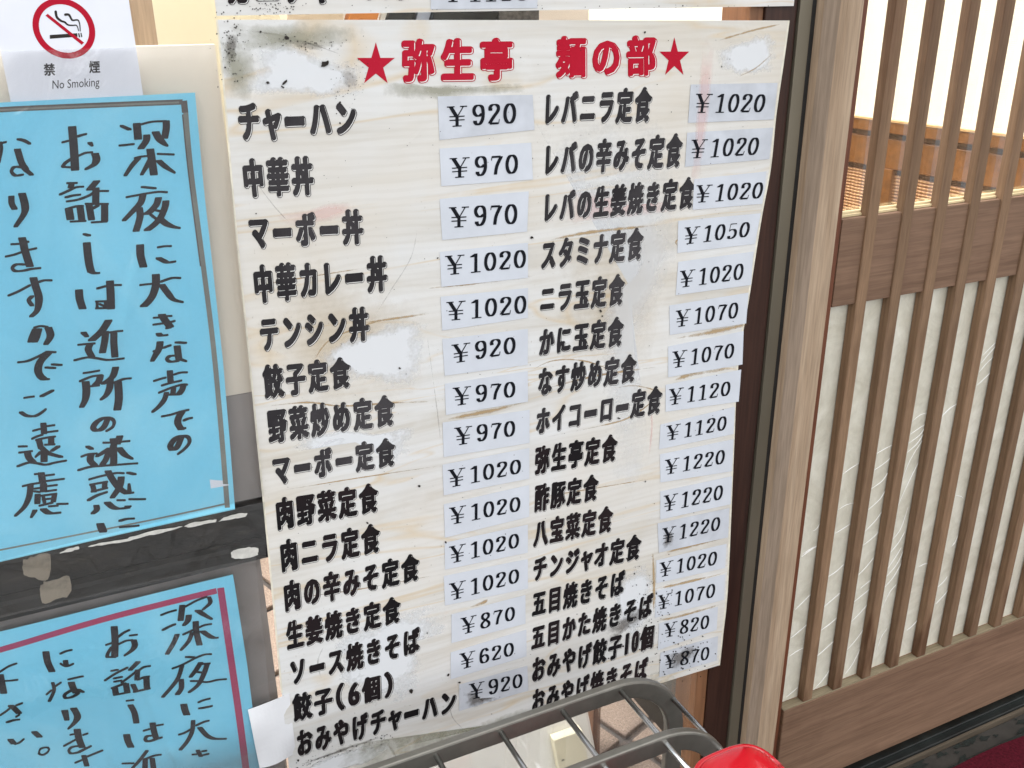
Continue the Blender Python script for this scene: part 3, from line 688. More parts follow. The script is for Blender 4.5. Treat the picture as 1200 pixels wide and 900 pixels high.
def lean(x): return .1-(x-290)/545*.22
def lq(xl, xr, tl, bl, tr, br):
    a = lean(xl)*(bl-tl)/2; b = lean(xr)*(br-tr)/2
    return [(xl+a, bl), (xr+b, br), (xr-b, tr), (xl-a, tl)]
DISH = [  # text, x left, x right, top/bottom y at left, top/bottom y at right
 ('チャーハン', 277, 420, 119, 168, 117, 160, 0), ('中華丼', 283, 369, 188, 233, 184, 230, 0), ('マーボー丼', 290, 427, 253, 295, 246, 287, 0),
 ('中華カレー丼', 296, 455, 313, 358, 300, 342, 0), ('テンシン丼', 303, 434, 373, 415, 360, 400, 0), ('餃子定食', 308, 412, 430, 470, 419, 455, 0),
 ('野菜炒め定食', 313, 463, 482, 522, 463, 499, 0), ('マーボー定食', 318, 464, 535, 572, 513, 546, 0), ('肉野菜定食', 322, 444, 586, 623, 566, 600, 1),
 ('肉ニラ定食', 327, 446, 635, 672, 613, 647, 1), ('肉の辛みそ定食', 331, 492, 683, 718, 648, 680, 1), ('生姜焼き定食', 334, 470, 730, 763, 698, 729, 1),
 ('ソース焼きそば', 338, 493, 773, 805, 734, 765, 1), ('餃子（6個）', 342, 463, 815, 847, 786, 815, 1), ('おみやげチャーハン', 346, 536, 857, 889, 806, 835, 1),
 ('レバニラ定食', 635, 764, 109, 149, 103, 144, 0), ('レバの辛みそ定食', 635, 800, 169, 208, 157, 197, 0), ('レバの生姜焼き定食', 634, 815, 226, 263, 208, 245, 0),
 ('スタミナ定食', 632, 754, 282, 318, 267, 305, 0), ('ニラ玉定食', 631, 732, 334, 369, 321, 358, 0), ('かに玉定食', 630, 731, 386, 419, 371, 406, 0),
 ('なす炒め定食', 629, 746, 432, 466, 415, 448, 0), ('ホイコーロー定食', 627, 776, 479, 512, 452, 485, 0), ('弥生亭定食', 626, 724, 525, 558, 509, 541, 1),
 ('酢豚定食', 626, 702, 570, 602, 556, 587, 1), ('八宝菜定食', 625, 719, 612, 643, 593, 624, 1), ('チンジャオ定食', 624, 752, 654, 684, 626, 656, 1),
 ('五目焼きそば', 623, 733, 695, 725, 668, 698, 1), ('五目かた焼きそば', 622, 766, 735, 764, 695, 724, 1), ('おみやげ餃子10個', 622, 768, 772, 802, 732, 760, 1), ('おみやげ焼きそば', 622, 760, 809, 838, 770, 799, 1)]
NL = {'ー': .9}
for (t, xl, xr, tl, bl, tr, br, k) in DISH:
    cells = [(.62 if ch in '（）' else .55 if ch in '10' else .7 if ch == '6' else .8 if ch == 'ャ' else 1) for ch in t]
    glyph_line(t, lq(xl, xr, tl, bl, tr, br), Y0-.00020, wave, 'dish_lettering', [MT['ink_new'] if k else MT['ink_grey'], MT['gleam']], menu, HEAVY, cells)
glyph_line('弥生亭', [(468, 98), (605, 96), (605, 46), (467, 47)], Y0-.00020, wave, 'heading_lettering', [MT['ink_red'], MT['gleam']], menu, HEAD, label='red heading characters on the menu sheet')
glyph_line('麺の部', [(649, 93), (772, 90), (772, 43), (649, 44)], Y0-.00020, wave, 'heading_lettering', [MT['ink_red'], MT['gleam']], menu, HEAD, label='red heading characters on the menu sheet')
for (cx, cy, rx, ry) in ((440.5, 75.5, 23.5, 26.5), (790, 67.5, 18.5, 24.5)):
    P = []
    for k in range(10):
        a = -math.pi/2+k*math.pi/5; r = 1 if k % 2 == 0 else .385
        P.append((cx+rx*r*math.cos(a), cy+ry*r*math.sin(a)+ry*.02))
    polys = [[P[k], P[(k+1) % 10], (cx, cy)] for k in range(10)]
    sheet_print(polys, Y0-.0002, wave, 'red_star', MT['ink_red'], menu)

PR = [  # text, sticker corners TL TR BR BL (px), yen-left x, right x, top/bottom left, top/bottom right
 ('Y920', (513, 113), (624, 111), (626, 152), (515, 164), 523.5, 605, 124, 149, 120, 145), ('Y970', (515, 174), (622, 167), (624, 210), (517, 218), 526.5, 607, 184.5, 209, 180, 203.5),
 ('Y970', (515, 233), (619, 224), (617, 271), (518, 281), 525.5, 606, 242, 267, 238, 262.5), ('Y1020', (515, 295), (618, 284), (618, 325), (517, 336), 521, 616, 299, 322.5, 291.5, 313.5),
 ('Y1020', (516, 347.5), (618, 337), (618, 372), (518, 387), 522.5, 616.5, 353, 376, 345, 367), ('Y920', (518, 397), (618, 385), (618, 427), (521, 440), 528.5, 604, 403, 426, 393.5, 414),
 ('Y970', (521, 449.5), (618, 434.5), (618.5, 470.5), (522.5, 486), 530, 604, 453.5, 476, 446, 465), ('Y970', (518.5, 495), (620.5, 480), (620.5, 519), (520, 535.5), 532, 604, 500.5, 522.5, 492, 511),
 ('Y1020', (518.5, 544.5), (620.5, 525), (620.5, 561), (520, 580.5), 524.5, 611, 550, 572, 537.5, 555), ('Y1020', (520, 591), (620.5, 568.5), (620.5, 606), (521.5, 630), 526, 610.5, 594.5, 615.5, 581.5, 599.5),
 ('Y1020', (521, 636), (619, 615), (619, 648), (521.5, 667.5), 526, 609, 640, 661, 624.5, 642), ('Y1020', (520, 675), (619, 655.5), (619, 690), (521.5, 709.5), 526, 609, 683.5, 704.5, 666, 683),
 ('Y870', (529, 720), (616, 697.5), (616, 731), (529, 753.5), 539.5, 604, 724, 744.5, 710, 726.5), ('Y620', (528, 764.5), (617, 738), (617, 769), (528, 796), 538, 602.5, 765.5, 785, 752, 768),
 ('Y920', (538, 802), (618, 780), (619, 809), (538, 833), 549, 612.5, 801, 820.5, 788.5, 805),
 ('Y1020', (809.5, 99), (911, 97), (907, 140), (806.5, 144), 814, 897, 109, 132.5, 110, 132), ('Y1020', (805.5, 155.5), (906.5, 149.5), (902, 186.5), (803, 195.5), 809, 890, 163, 186, 160.5, 182),
 ('Y1020', (814, 210), (899, 201), (894, 239), (812, 246), 815, 895, 216.5, 238, 213, 233), ('Y1050', (795, 259), (892.5, 250), (885, 286), (794, 296.5), 801, 879.5, 266, 287, 259.5, 278),
 ('Y1020', (795, 307), (883.5, 295), (880.5, 334), (792, 346), 796, 872, 317, 337.5, 308, 328), ('Y1070', (784.5, 358), (877.5, 343), (874.5, 379), (785, 392.5), 791, 865.5, 363.5, 384, 353.5, 373),
 ('Y1070', (783, 406), (871.5, 388), (870, 427), (783, 442), 787, 860.5, 411.5, 432, 401.5, 419.5), ('Y1120', (780, 451), (868.5, 433), (865.5, 470.5), (780, 482.5), 783, 856, 455.5, 475.5, 446, 463.5),
 ('Y1120', (774, 497.5), (861, 476.5), (859.5, 508.5), (772.5, 526.5), 780, 851.5, 498.5, 517, 486.5, 504), ('Y1220', (773.5, 532.5), (859.5, 514.5), (858, 552), (774, 565.5), 778.5, 849.5, 538.5, 557, 526, 543.5),
 ('Y1220', (774, 576), (858, 558), (856.5, 591), (774, 609), 777, 847.5, 580.5, 600.5, 567.5, 585.5), ('Y1220', (771, 613.5), (855, 595.5), (853.5, 630), (772.5, 648), 775.5, 844.5, 619, 638, 605, 621.5),
 ('Y1020', (769.5, 657), (852, 637.5), (850.5, 666), (769.5, 684), 772.5, 841, 659.5, 677.5, 645.5, 662.5), ('Y1070', (769.5, 693), (850.5, 673.5), (849, 703.5), (768, 724.5), 770.5, 839, 698, 716, 683.5, 700.5),
 ('Y820', (773, 731), (842, 711.5), (840.5, 738.5), (771.5, 762.5), 778, 832, 731, 748.5, 720.5, 737), ('Y870', (774.5, 765.5), (842, 746), (840.5, 774.5), (773, 794), 778.5, 832, 768, 785.5, 757.5, 773.5)]
for i, (t, TL, TR, BR, BL, xl, xr, tl, bl, tr, br) in enumerate(PR):
    dirty = i in (0, 15, 16, 26, 30, 14)
    st = quad_sheet((TL, TR, BR, BL), Y0-.0006, wave, 8, 3, .0001)
    o = st.build('price_sticker', MT['label_dirty'] if dirty else MT['label'], menu)
    if t in ('Y620', 'Y820') or (t == 'Y1050'): o['label'] = 'price sticker reading ¥'+t[1:]
    a = lean(xl)*(bl-tl)/2; b = lean(xr)*(br-tr)/2
    sheet_print(num_polys(t, [(xl+a, bl), (xr+b, br), (xr-b, tr), (xl-a, tl)], .05 if i >= 15 and i < 19 else 0), Y0-.0009, wave, 'price_print', MT['digits'], o)

# wear on the sheet: white worn areas, brown water lines, grime, pale red streaks
def setfade(o, vals):
    at = o.data.attributes.new('fade', 'FLOAT', 'POINT'); at.data.foreach_set('value', vals)
def blob(name, pts, mat, dy=-.0001, jag=1.5, sub=4):
    P = smooth(list(pts)+[pts[0]], sub)[:-1]; P = [(x+random.uniform(-jag, jag), y+random.uniform(-jag, jag)) for x, y in P]
    cx = sum(p[0] for p in P)/len(P); cy = sum(p[1] for p in P)/len(P)
    mb = MB(); V = []; R_ = 5
    for r in range(R_+1):
        for (x, y) in P:
            q = onY(cx+(x-cx)*r/R_, cy+(y-cy)*r/R_, Y0); q[1] += wave(q[0], q[2])+dy; V.append(q)
    n = len(P); mb.add(V, [(r*n+k, r*n+(k+1) % n, (r+1)*n+(k+1) % n, (r+1)*n+k) for r in range(R_) for k in range(n)])
    o = mb.build(name, mat, menu); setfade(o, [1-(i//n)/R_ for i in range(n*(R_+1))]); return o
blob('worn_patch', [(365, 418), (392, 400), (420, 388), (450, 380), (500, 368), (505, 395), (500, 430), (495, 455), (470, 462), (440, 450), (400, 446), (375, 432)], MT['stain_w'])
blob('worn_patch', [(330, 525), (345, 512), (400, 502), (440, 505), (492, 500), (488, 520), (470, 540), (450, 536), (400, 512), (350, 530)], MT['stain_w'], -.00011)
blob('worn_patch', [(385, 770), (392, 745), (420, 735), (455, 720), (490, 703), (515, 703), (528, 722), (522, 740), (490, 750), (500, 790), (480, 820), (430, 830), (395, 815), (384, 790)], MT['stain_w'], -.00012)
blob('worn_patch', [(282, 90), (300, 55), (340, 50), (380, 62), (420, 75), (430, 100), (415, 118), (350, 115), (300, 112), (285, 105)], MT['stain_w'], -.00013)
blob('worn_patch', [(838, 60), (870, 45), (905, 35), (913, 60), (905, 85), (870, 92), (845, 85)], MT['stain_w'], -.00014)
blob('worn_patch', [(345, 905), (385, 885), (430, 872), (460, 868), (450, 885), (400, 905), (360, 925)], MT['stain_w'], -.00013)
blob('worn_patch', [(715, 690), (735, 664), (764, 662), (766, 690), (758, 740), (735, 755), (720, 720)], MT['stain_w'], -.00011)
blob('worn_patch', [(620, 130), (700, 125), (780, 150), (810, 260), (790, 330), (745, 420), (760, 520), (740, 600), (720, 560), (700, 380), (760, 300), (700, 210)], MT['stain_v'], -.00009)
blob('grime_patch', [(252, 26), (330, 22), (440, 28), (436, 52), (380, 62), (300, 62), (256, 58)], MT['stain_y'], -.00018, 2)
blob('grime_patch', [(254, 40), (290, 44), (304, 85), (292, 128), (268, 122), (258, 80)], MT['stain_y'], -.00019, 2)
blob('grime_patch', [(428, 96), (520, 99), (620, 98), (630, 108), (520, 119), (430, 112)], MT['stain_y'], -.00018, 2)
blob('grime_patch', [(345, 880), (420, 885), (520, 858), (640, 822), (760, 792), (840, 768), (842, 782), (770, 806), (640, 846), (520, 885), (440, 910), (346, 925)], MT['stain_y'], -.00018, 2)
blob('grime_patch', [(296, 300), (380, 296), (440, 330), (520, 360), (515, 470), (430, 486), (330, 478), (300, 420)], MT['stain_c'], -.00007, 3)
blob('grime_patch', [(640, 250), (780, 240), (792, 300), (760, 440), (700, 470), (640, 440)], MT['stain_c'], -.00007, 3)
blob('grime_patch', [(258, 38), (270, 30), (282, 36), (278, 60), (280, 78), (268, 86), (259, 70)], MT['stain_g'], -.00015)
blob('grime_patch', [(303, 36), (330, 40), (360, 48), (395, 55), (400, 62), (370, 62), (330, 52), (303, 44)], MT['stain_l'], -.00015)
blob('grime_patch', [(395, 80), (410, 72), (425, 90), (420, 105), (405, 108), (395, 95)], MT['stain_l'], -.00016)
blob('grime_patch', [(538, 808), (552, 806), (562, 822), (590, 815), (588, 822), (540, 832)], MT['stain_g'], -.0008)
blob('grime_patch', [(776, 768), (795, 762), (815, 752), (825, 760), (800, 784), (780, 788)], MT['stain_g'], -.0008)
blob('grime_patch', [(776, 622), (790, 620), (790, 640), (775, 646)], MT['stain_g'], -.0008)
blob('grime_patch', [(480, 890), (520, 872), (600, 838), (700, 806), (700, 814), (600, 848), (500, 890)], MT['stain_l'], -.00014)
blob('grime_patch', [(700, 735), (740, 715), (765, 700), (768, 720), (735, 745), (705, 765)], MT['stain_g'], -.00012)
blob('faded_streak', [(822, 20), (842, 20), (838, 90), (826, 190), (818, 240), (806, 240), (812, 150), (818, 80)], MT['stain_p'], -.00085, .6)
blob('faded_streak', [(640, 215), (700, 222), (760, 240), (810, 235), (812, 250), (700, 262), (640, 268)], MT['stain_p'], -.0001)
blob('faded_streak', [(290, 255), (400, 232), (430, 238), (420, 252), (330, 275)], MT['stain_p'], -.0001)
for pts, wpx, m in [([(300, 478), (360, 472), (400, 476), (460, 472), (518, 470)], 2.4, 'stain_b'), ([(520, 492), (545, 487), (580, 480), (618, 470)], 4.5, 'stain_b'), ([(430, 378), (470, 372), (510, 366)], 3, 'stain_b'),
  ([(500, 338), (550, 332), (630, 322)], 3, 'stain_b'), ([(640, 282), (690, 272), (790, 262)], 4, 'stain_b'), ([(640, 455), (700, 440), (770, 430)], 3, 'stain_b'), ([(720, 455), (745, 452), (770, 462), (740, 488), (700, 500), (625, 515)], 2.0, 'stain_b'),
  ([(625, 432), (650, 422), (690, 424), (740, 445)], 1.8, 'stain_b'), ([(785, 398), (840, 388), (876, 380)], 5, 'stain_b'), ([(788, 446), (815, 438), (868, 430)], 5, 'stain_b'), ([(550, 712), (567, 706), (572, 702)], 4, 'stain_b'),
  ([(490, 258), (482, 300), (458, 340), (430, 385)], 1.6, 'stain_l'), ([(367, 425), (385, 400), (420, 384), (445, 376)], 2, 'stain_b'), ([(290, 200), (320, 240), (340, 262)], 1.6, 'stain_l'),
  ([(380, 755), (372, 775), (378, 800)], 2.4, 'stain_l'), ([(300, 335), (360, 325), (440, 312)], 2.0, 'stain_b'), ([(330, 575), (420, 560), (520, 545)], 1.4, 'stain_b'), ([(345, 700), (420, 690), (520, 672)], 1.4, 'stain_b'),
  ([(350, 730), (362, 735), (380, 742)], 2, 'stain_l'), ([(345, 898), (380, 886), (420, 872), (455, 860)], 3.4, 'stain_g'), ([(450, 868), (460, 880), (475, 905)], 3, 'stain_l'), ([(525, 815), (530, 840), (545, 856)], 1.4, 'stain_l'),
  ([(280, 35), (300, 37), (340, 44), (375, 55), (400, 64)], 2.2, 'stain_g'), ([(860, 92), (885, 80), (905, 62)], 1.8, 'stain_b'), ([(840, 48), (880, 36), (915, 28)], 2.5, 'stain_b'), ([(780, 648), (810, 640), (850, 630)], 3.5, 'stain_b'), ([(772, 690), (800, 684), (850, 672)], 3, 'stain_b'),
  ([(770, 728), (800, 722), (848, 708)], 3.5, 'stain_b'), ([(620, 585), (700, 572), (770, 560)], 1.2, 'stain_b'), ([(795, 290), (793, 282), (810, 276)], 2, 'stain_b'), ([(760, 540), (764, 500), (762, 470)], 2.2, 'stain_p'), ([(765, 640), (767, 690), (766, 720)], 3, 'stain_b'),
  ([(497, 370), (512, 480), (516, 520)], 1.4, 'stain_l')]:
    P = smooth(pts, 6); n = len(P); mb = MB(); V = []; fd = []
    for i in range(n):
        a = np.array(P[max(0, i-1)]); b = np.array(P[min(n-1, i+1)]); t = (b-a)/(np.linalg.norm(b-a)+1e-9); nn = np.array((-t[1], t[0])); e_ = max(.1, math.sin(math.pi*i/(n-1)))**.5
        for s_, f_ in ((-1.1, .0), (-.2, .62), (.2, .62), (1.1, .0)):
            q_ = np.array(P[i])+nn*s_*wpx*.8*e_; p = onY(q_[0], q_[1], Y0-.00017); p[1] += wave(p[0], p[2]); V.append(p); fd.append(f_*e_)
    mb.add(V, [(4*i+k, 4*i+k+1, 4*i+k+5, 4*i+k+4) for i in range(n-1) for k in range(3)]); o = mb.build('water_line', MT[m], menu); setfade(o, fd)
sp = MB()
def speck(x, y, r, e=1.0, a=0, dy=-.0010):
    V = []
    for k in range(7):
        t = 2*math.pi*k/7; rr = r*random.uniform(.6, 1.25); px, py = rr*e*math.cos(t), rr*math.sin(t)
        q = onY(x+px*math.cos(a)-py*math.sin(a), y+px*math.sin(a)+py*math.cos(a), Y0); q[1] += wave(q[0], q[2])+dy; V.append(q)
    sp.add(V, [tuple(range(7))])
for q in [(380, 75, 3.2, 1.9, -.4), (383, 73, 2.2, 1.4, -.4), (314, 97, 1.8, 1.5, .3), (333, 97, 2, 2.2, -.9), (331, 102, 1.3, 2, .6), (398, 120, 1.4, 1, 0), (305, 37, 1.4, 1, 0), (336, 44, 2.2, 1.3, 0), (398, 44+100, 1.2, 1, 0), (512, 302, 1.2, 1, 0), (468, 431, 1.3, 1, 0), (481, 809, 2.2, 1.4, 1.4), (538, 799, 1.2, 1.5, 0), (518, 868, 1.8, 1.3, -.3), (525, 790, 1.6, 1.6, -1), (703-212, 569, 1.4, 1.4, 0), (522, 635, 1.2, 1.3, 1),
          (430, 612, 1.2, 1.6, 1), (349, 890, 1.5, 1, 0), (756, 564, 1.1, 1, 0), (725, 490, 1.2, 1.5, .5), (703, 364, 1.3, 1.5, 1), (705, 370, 1, 1, 1), (622, 278, 1.6, 1.3, .3), (300, 250, .9, 1, 0), (735, 655, 1.2, 1.8, .8), (500, 741, 1, 1, 0), (755, 38, 1.3, 1, 0), (845, 78, 1.1, 1, 0)]: speck(*q)
for i in range(90): speck(random.gauss(268, 9), abs(random.gauss(55, 24)), random.uniform(.3, 1.1))
for i in range(70): speck(random.gauss(410, 12), random.gauss(95, 16), random.uniform(.25, .7))
for i in range(60): speck(350+random.gauss(0, 26), 50+random.gauss(0, 4)+(0), random.uniform(.3, .9))
for i in range(70):
    t = random.random(); speck(345+110*t+random.gauss(0, 3), 898-36*t+random.gauss(0, 3), random.uniform(.3, .9))
for i in range(110):
    t = random.random(); speck(755+random.gauss(0, 20), 715+random.gauss(0, 26), random.uniform(.3, 1.0))
for i in range(80): speck(800+random.gauss(0, 18), 765+random.gauss(0, 12), random.uniform(.3, 1.1))
for i in range(260):
    y = random.uniform(40, 850); speck(random.uniform(285+y*.07, 880-y*.05), y, random.uniform(.2, .6))
sp.build('dirt_specks', MT['stain_k'], menu, kind='stuff')

# ------------------------------------------------------------------ upper menu sheet (its lower edge is in the picture)
b2 = onY(590, 5, Y0); UE = .42
um = empty('upper_menu_sheet', (b2[0], Y0, b2[2]), 'menu sheet cut off by the top edge, above the one with the red heading', 'menu')
a, b = onY(254, 18.5, Y0), onY(929, 7, Y0)
mb = MB(); V = []; n1, n2 = 30, 14
for k in range(2):
    for j in range(n2+1):
        for i in range(n1+1):
            s, t = i/n1, j/n2; p = a+(b-a)*s; x = p[0]-t*.004; z = p[2]+UE*t; V.append((x, Y0+wave(x, z)*.8+k*.0008, z))
N_ = (n1+1)*(n2+1); fs = []
for j in range(n2):
    for i in range(n1):
        q = j*(n1+1)+i; fs += [(q, q+1, q+n1+2, q+n1+1), (N_+q, N_+q+n1+1, N_+q+n1+2, N_+q+1)]
mb.add(V, fs)
for i in range(n1): mb.add([V[k] for k in (i, N_+i, N_+i+1, i+1)], [(0, 1, 2, 3)])
mb.build('sheet', MT['menu'], um, smooth=True)
wv8 = lambda x, z: wave(x, z)*.8
glyph_line('カニチャーハン', [(264, 8), (494, 2), (494, -36), (262, -31)], Y0-.0003, wv8, 'dish_lettering', [MT['ink_new'], MT['gleam']], um, HEAVY, [1, 1, 1, .8, 1, 1.1, 1])
st = quad_sheet(((505, -34), (630, -38), (630, 9.5), (505, 11)), Y0-.0006, wv8, 6, 2, .0002).build('price_sticker', MT['label_dirty'], um)
sheet_print(num_polys('Y1120', [(519, 2.6), (620, 1.2), (620, -24), (517, -23)]), Y0-.0009, wv8, 'price_print', MT['digits'], st)
bl = MB()
sp = bl
for i in range(60): speck(random.gauss(315, 16), abs(random.gauss(9, 4)), random.uniform(.3, 1.0), dy=-.0006)
for i in range(40): speck(random.uniform(400, 900), 11-.01*(random.uniform(0, 500)), random.uniform(.3, .9), dy=-.0006)
bl.build('dirt_specks', MT['stain_k'], um, kind='stuff')

# ------------------------------------------------------------------ no smoking sign, blue notices, sleeves, tape
def pwave(x, z): return -.0007*np.sin(21*x+13*z)-.0005*np.sin(37*z-9*x)
SY = -.0022
ns = empty('no_smoking_sign', (.03, SY, 1.25), 'white no smoking notice with a red barred cigarette symbol, top left of the window', 'sign')
a, b = onY(-26, 60, SY), onY(158, 55, SY); zt = a[2]+.24; zb = onY(80, 122, SY)[2]
x0 = onY(1, 62, SY)[0]; x1 = onY(158.5, 50, SY)[0]
MB().box(x0, x1, SY, SY+.0006, zb, zt).build('paper', MT['white_paper'], ns)
def dsk(ps, name, mat, dy, root=ns, Y=SY): return sheet_print(ps, Y-dy, flat, name, mat, root)
cx, cy = 75.5, 33.5
def ell(r0, n=48, rot=-.0):    # circle on the sheet, seen in perspective: built in metres on the plane
    c = onY(75.3, 33.6, SY); R_ = r0; return [(c[0]+R_*math.cos(2*math.pi*k/n), c[2]+R_*math.sin(2*math.pi*k/n)) for k in range(n)]
c0 = onY(75.3, 33.6, SY); RO = .0220; RI = .0176
mb = MB(); n = 56; V = [(c0[0]+r*math.cos(2*math.pi*k/n), SY-.00012, c0[2]+r*math.sin(2*math.pi*k/n)) for r in (RO, RI) for k in range(n)]
mb.add(V, [(k, (k+1) % n, n+(k+1) % n, n+k) for k in range(n)]).build('red_ring', MT['ink_red'], ns)
q = lambda x, y: (30+x/8.18, y/8.18)
dsk([[q(232, 335), q(495, 318), q(498, 352), q(232, 372)]], 'cigarette_print', MT['stain_k'], .00008)
dsk([[q(503, 318), q(515, 318), q(524, 356), q(510, 358)], [q(525, 316), q(536, 315), q(544, 354), q(533, 357)]], 'cigarette_print', MT['stain_k'], .00008)
pl = []
for pts, w0, w1 in (([(288, 112), (300, 165), (340, 200), (375, 212), (405, 238), (450, 243), (490, 245), (508, 295)], 3.2, .9), ([(380, 140), (415, 142), (440, 185), (455, 195), (500, 192), (518, 230), (524, 297)], 3.0, .9)):
    P = smooth([q(*p) for p in pts], 4); n = len(P)
    for i in range(n-1):
        ww = w0+(w1-w0)*i/n; h_ = ww/2
        pl.append(hull([(P[j][0]+h_*math.cos(a_), P[j][1]+h_*math.sin(a_)) for j in (i, i+1) for a_ in np.linspace(0, 2*math.pi, 9)[:-1]]))
dsk(pl, 'smoke_print', MT['stain_k'], .00008)
dsk([[q(190, 150), q(212, 132), q(560, 408), q(538, 430)]], 'red_bar', MT['ink_red'], .00016)
glyph_line('禁', [(50.5, 89.5), (66.5, 89), (65.5, 74), (49.5, 74.5)], SY-.0001, flat, 'sign_lettering', [MT['ink_grey']], ns, BOLD)
glyph_line('煙', [(103.5, 86.5), (119, 86), (118, 71), (102.5, 71.5)], SY-.0001, flat, 'sign_lettering', [MT['ink_grey']], ns, BOLD)
tx = glyph_line('NoSmoking', [(61.5, 104.5), (116, 101), (116, 90), (61, 93.5)], SY-.0001, flat, 'sign_lettering', [MT['ink_grey']], ns, REG, [1.15, 1.0, 1.05, 1.5, .95, .95, .5, .95, .95]) if False else None
c = bpy.data.curves.new('t', 'FONT'); c.body = 'No Smoking'; c.resolution_u = 3
o = bpy.data.objects.new('t', c); C.objects.link(o); bpy.context.view_layer.update()
me = bpy.data.meshes.new_from_object(o.evaluated_get(bpy.context.evaluated_depsgraph_get())); bpy.data.objects.remove(o)
xs = [v.co.x for v in me.vertices]; mx, mn = max(xs), min(xs)
base_ = Vector(ns.location)
for v in me.vertices:
    s = (v.co.x-mn)/(mx-mn); t = v.co.y/.72; u_ = 61.5+55*s; v_ = (104.2-3.4*s)-10.5*t
    p = onY(u_, v_, SY-.0001); v.co = Vector(p)-base_
me.materials.append(MT['ink_grey']); o = bpy.data.objects.new('sign_lettering', me); C.objects.link(o); o.parent = ns

# first notice
NY = -.0034
n1_ = empty('blue_notice', (.0, NY, 1.0), 'large blue handwritten notice with a thin grey double line border, above the grimy rail', 'notice')
LE1 = [(-95, 125), (-60, 400), (-45, 668)]; RE1 = [(228.5, 108.5), (239.5, 225), (261.5, 425), (275.5, 597)]
px_grid(LE1, RE1, 30, 36, NY, pwave, .0005).build('paper', MT['blue'], n1_, smooth=True)
def bd(pts, wpx, mat, root, Y, dy, nm='border_line'):
    return ribbon(pts, wpx, Y, nm, mat, root, pwave, False, dy)
bd([(-60, 134), (0, 128.5), (100, 124), (214, 119.5)], 6.2, MT['greyline2'], n1_, NY, -.00010)
bd([(-60, 134.5), (0, 129), (100, 124.5), (210, 120)], 2.4, MT['greyline'], n1_, NY, -.00014)
bd([(215.5, 118), (217, 132)], 7.5, MT['greyline2'], n1_, NY, -.00012)
bd([(217.5, 130), (224, 200), (238, 310), (252, 425), (266.5, 595)], 6.0, MT['greyline'], n1_, NY, -.00011)
bd([(214, 134), (221, 202), (235, 312)], 1.6, MT['greyline2'], n1_, NY, -.00015)
bd([(266, 590), (190, 607), (100, 625), (0, 644), (-40, 652)], 2.0, MT['greyline'], n1_, NY, -.00011)
def note(root, Y, rows, pre):
    for (ox, oy, s, txt) in rows:
        polys = []
        for P, a_, b_ in parse(ox, oy, s, txt): polys += nib_polys(P, a_, b_, pre)
        sheet_print(polys, Y-.0002, pwave, 'handwriting', MT['marker'], root)
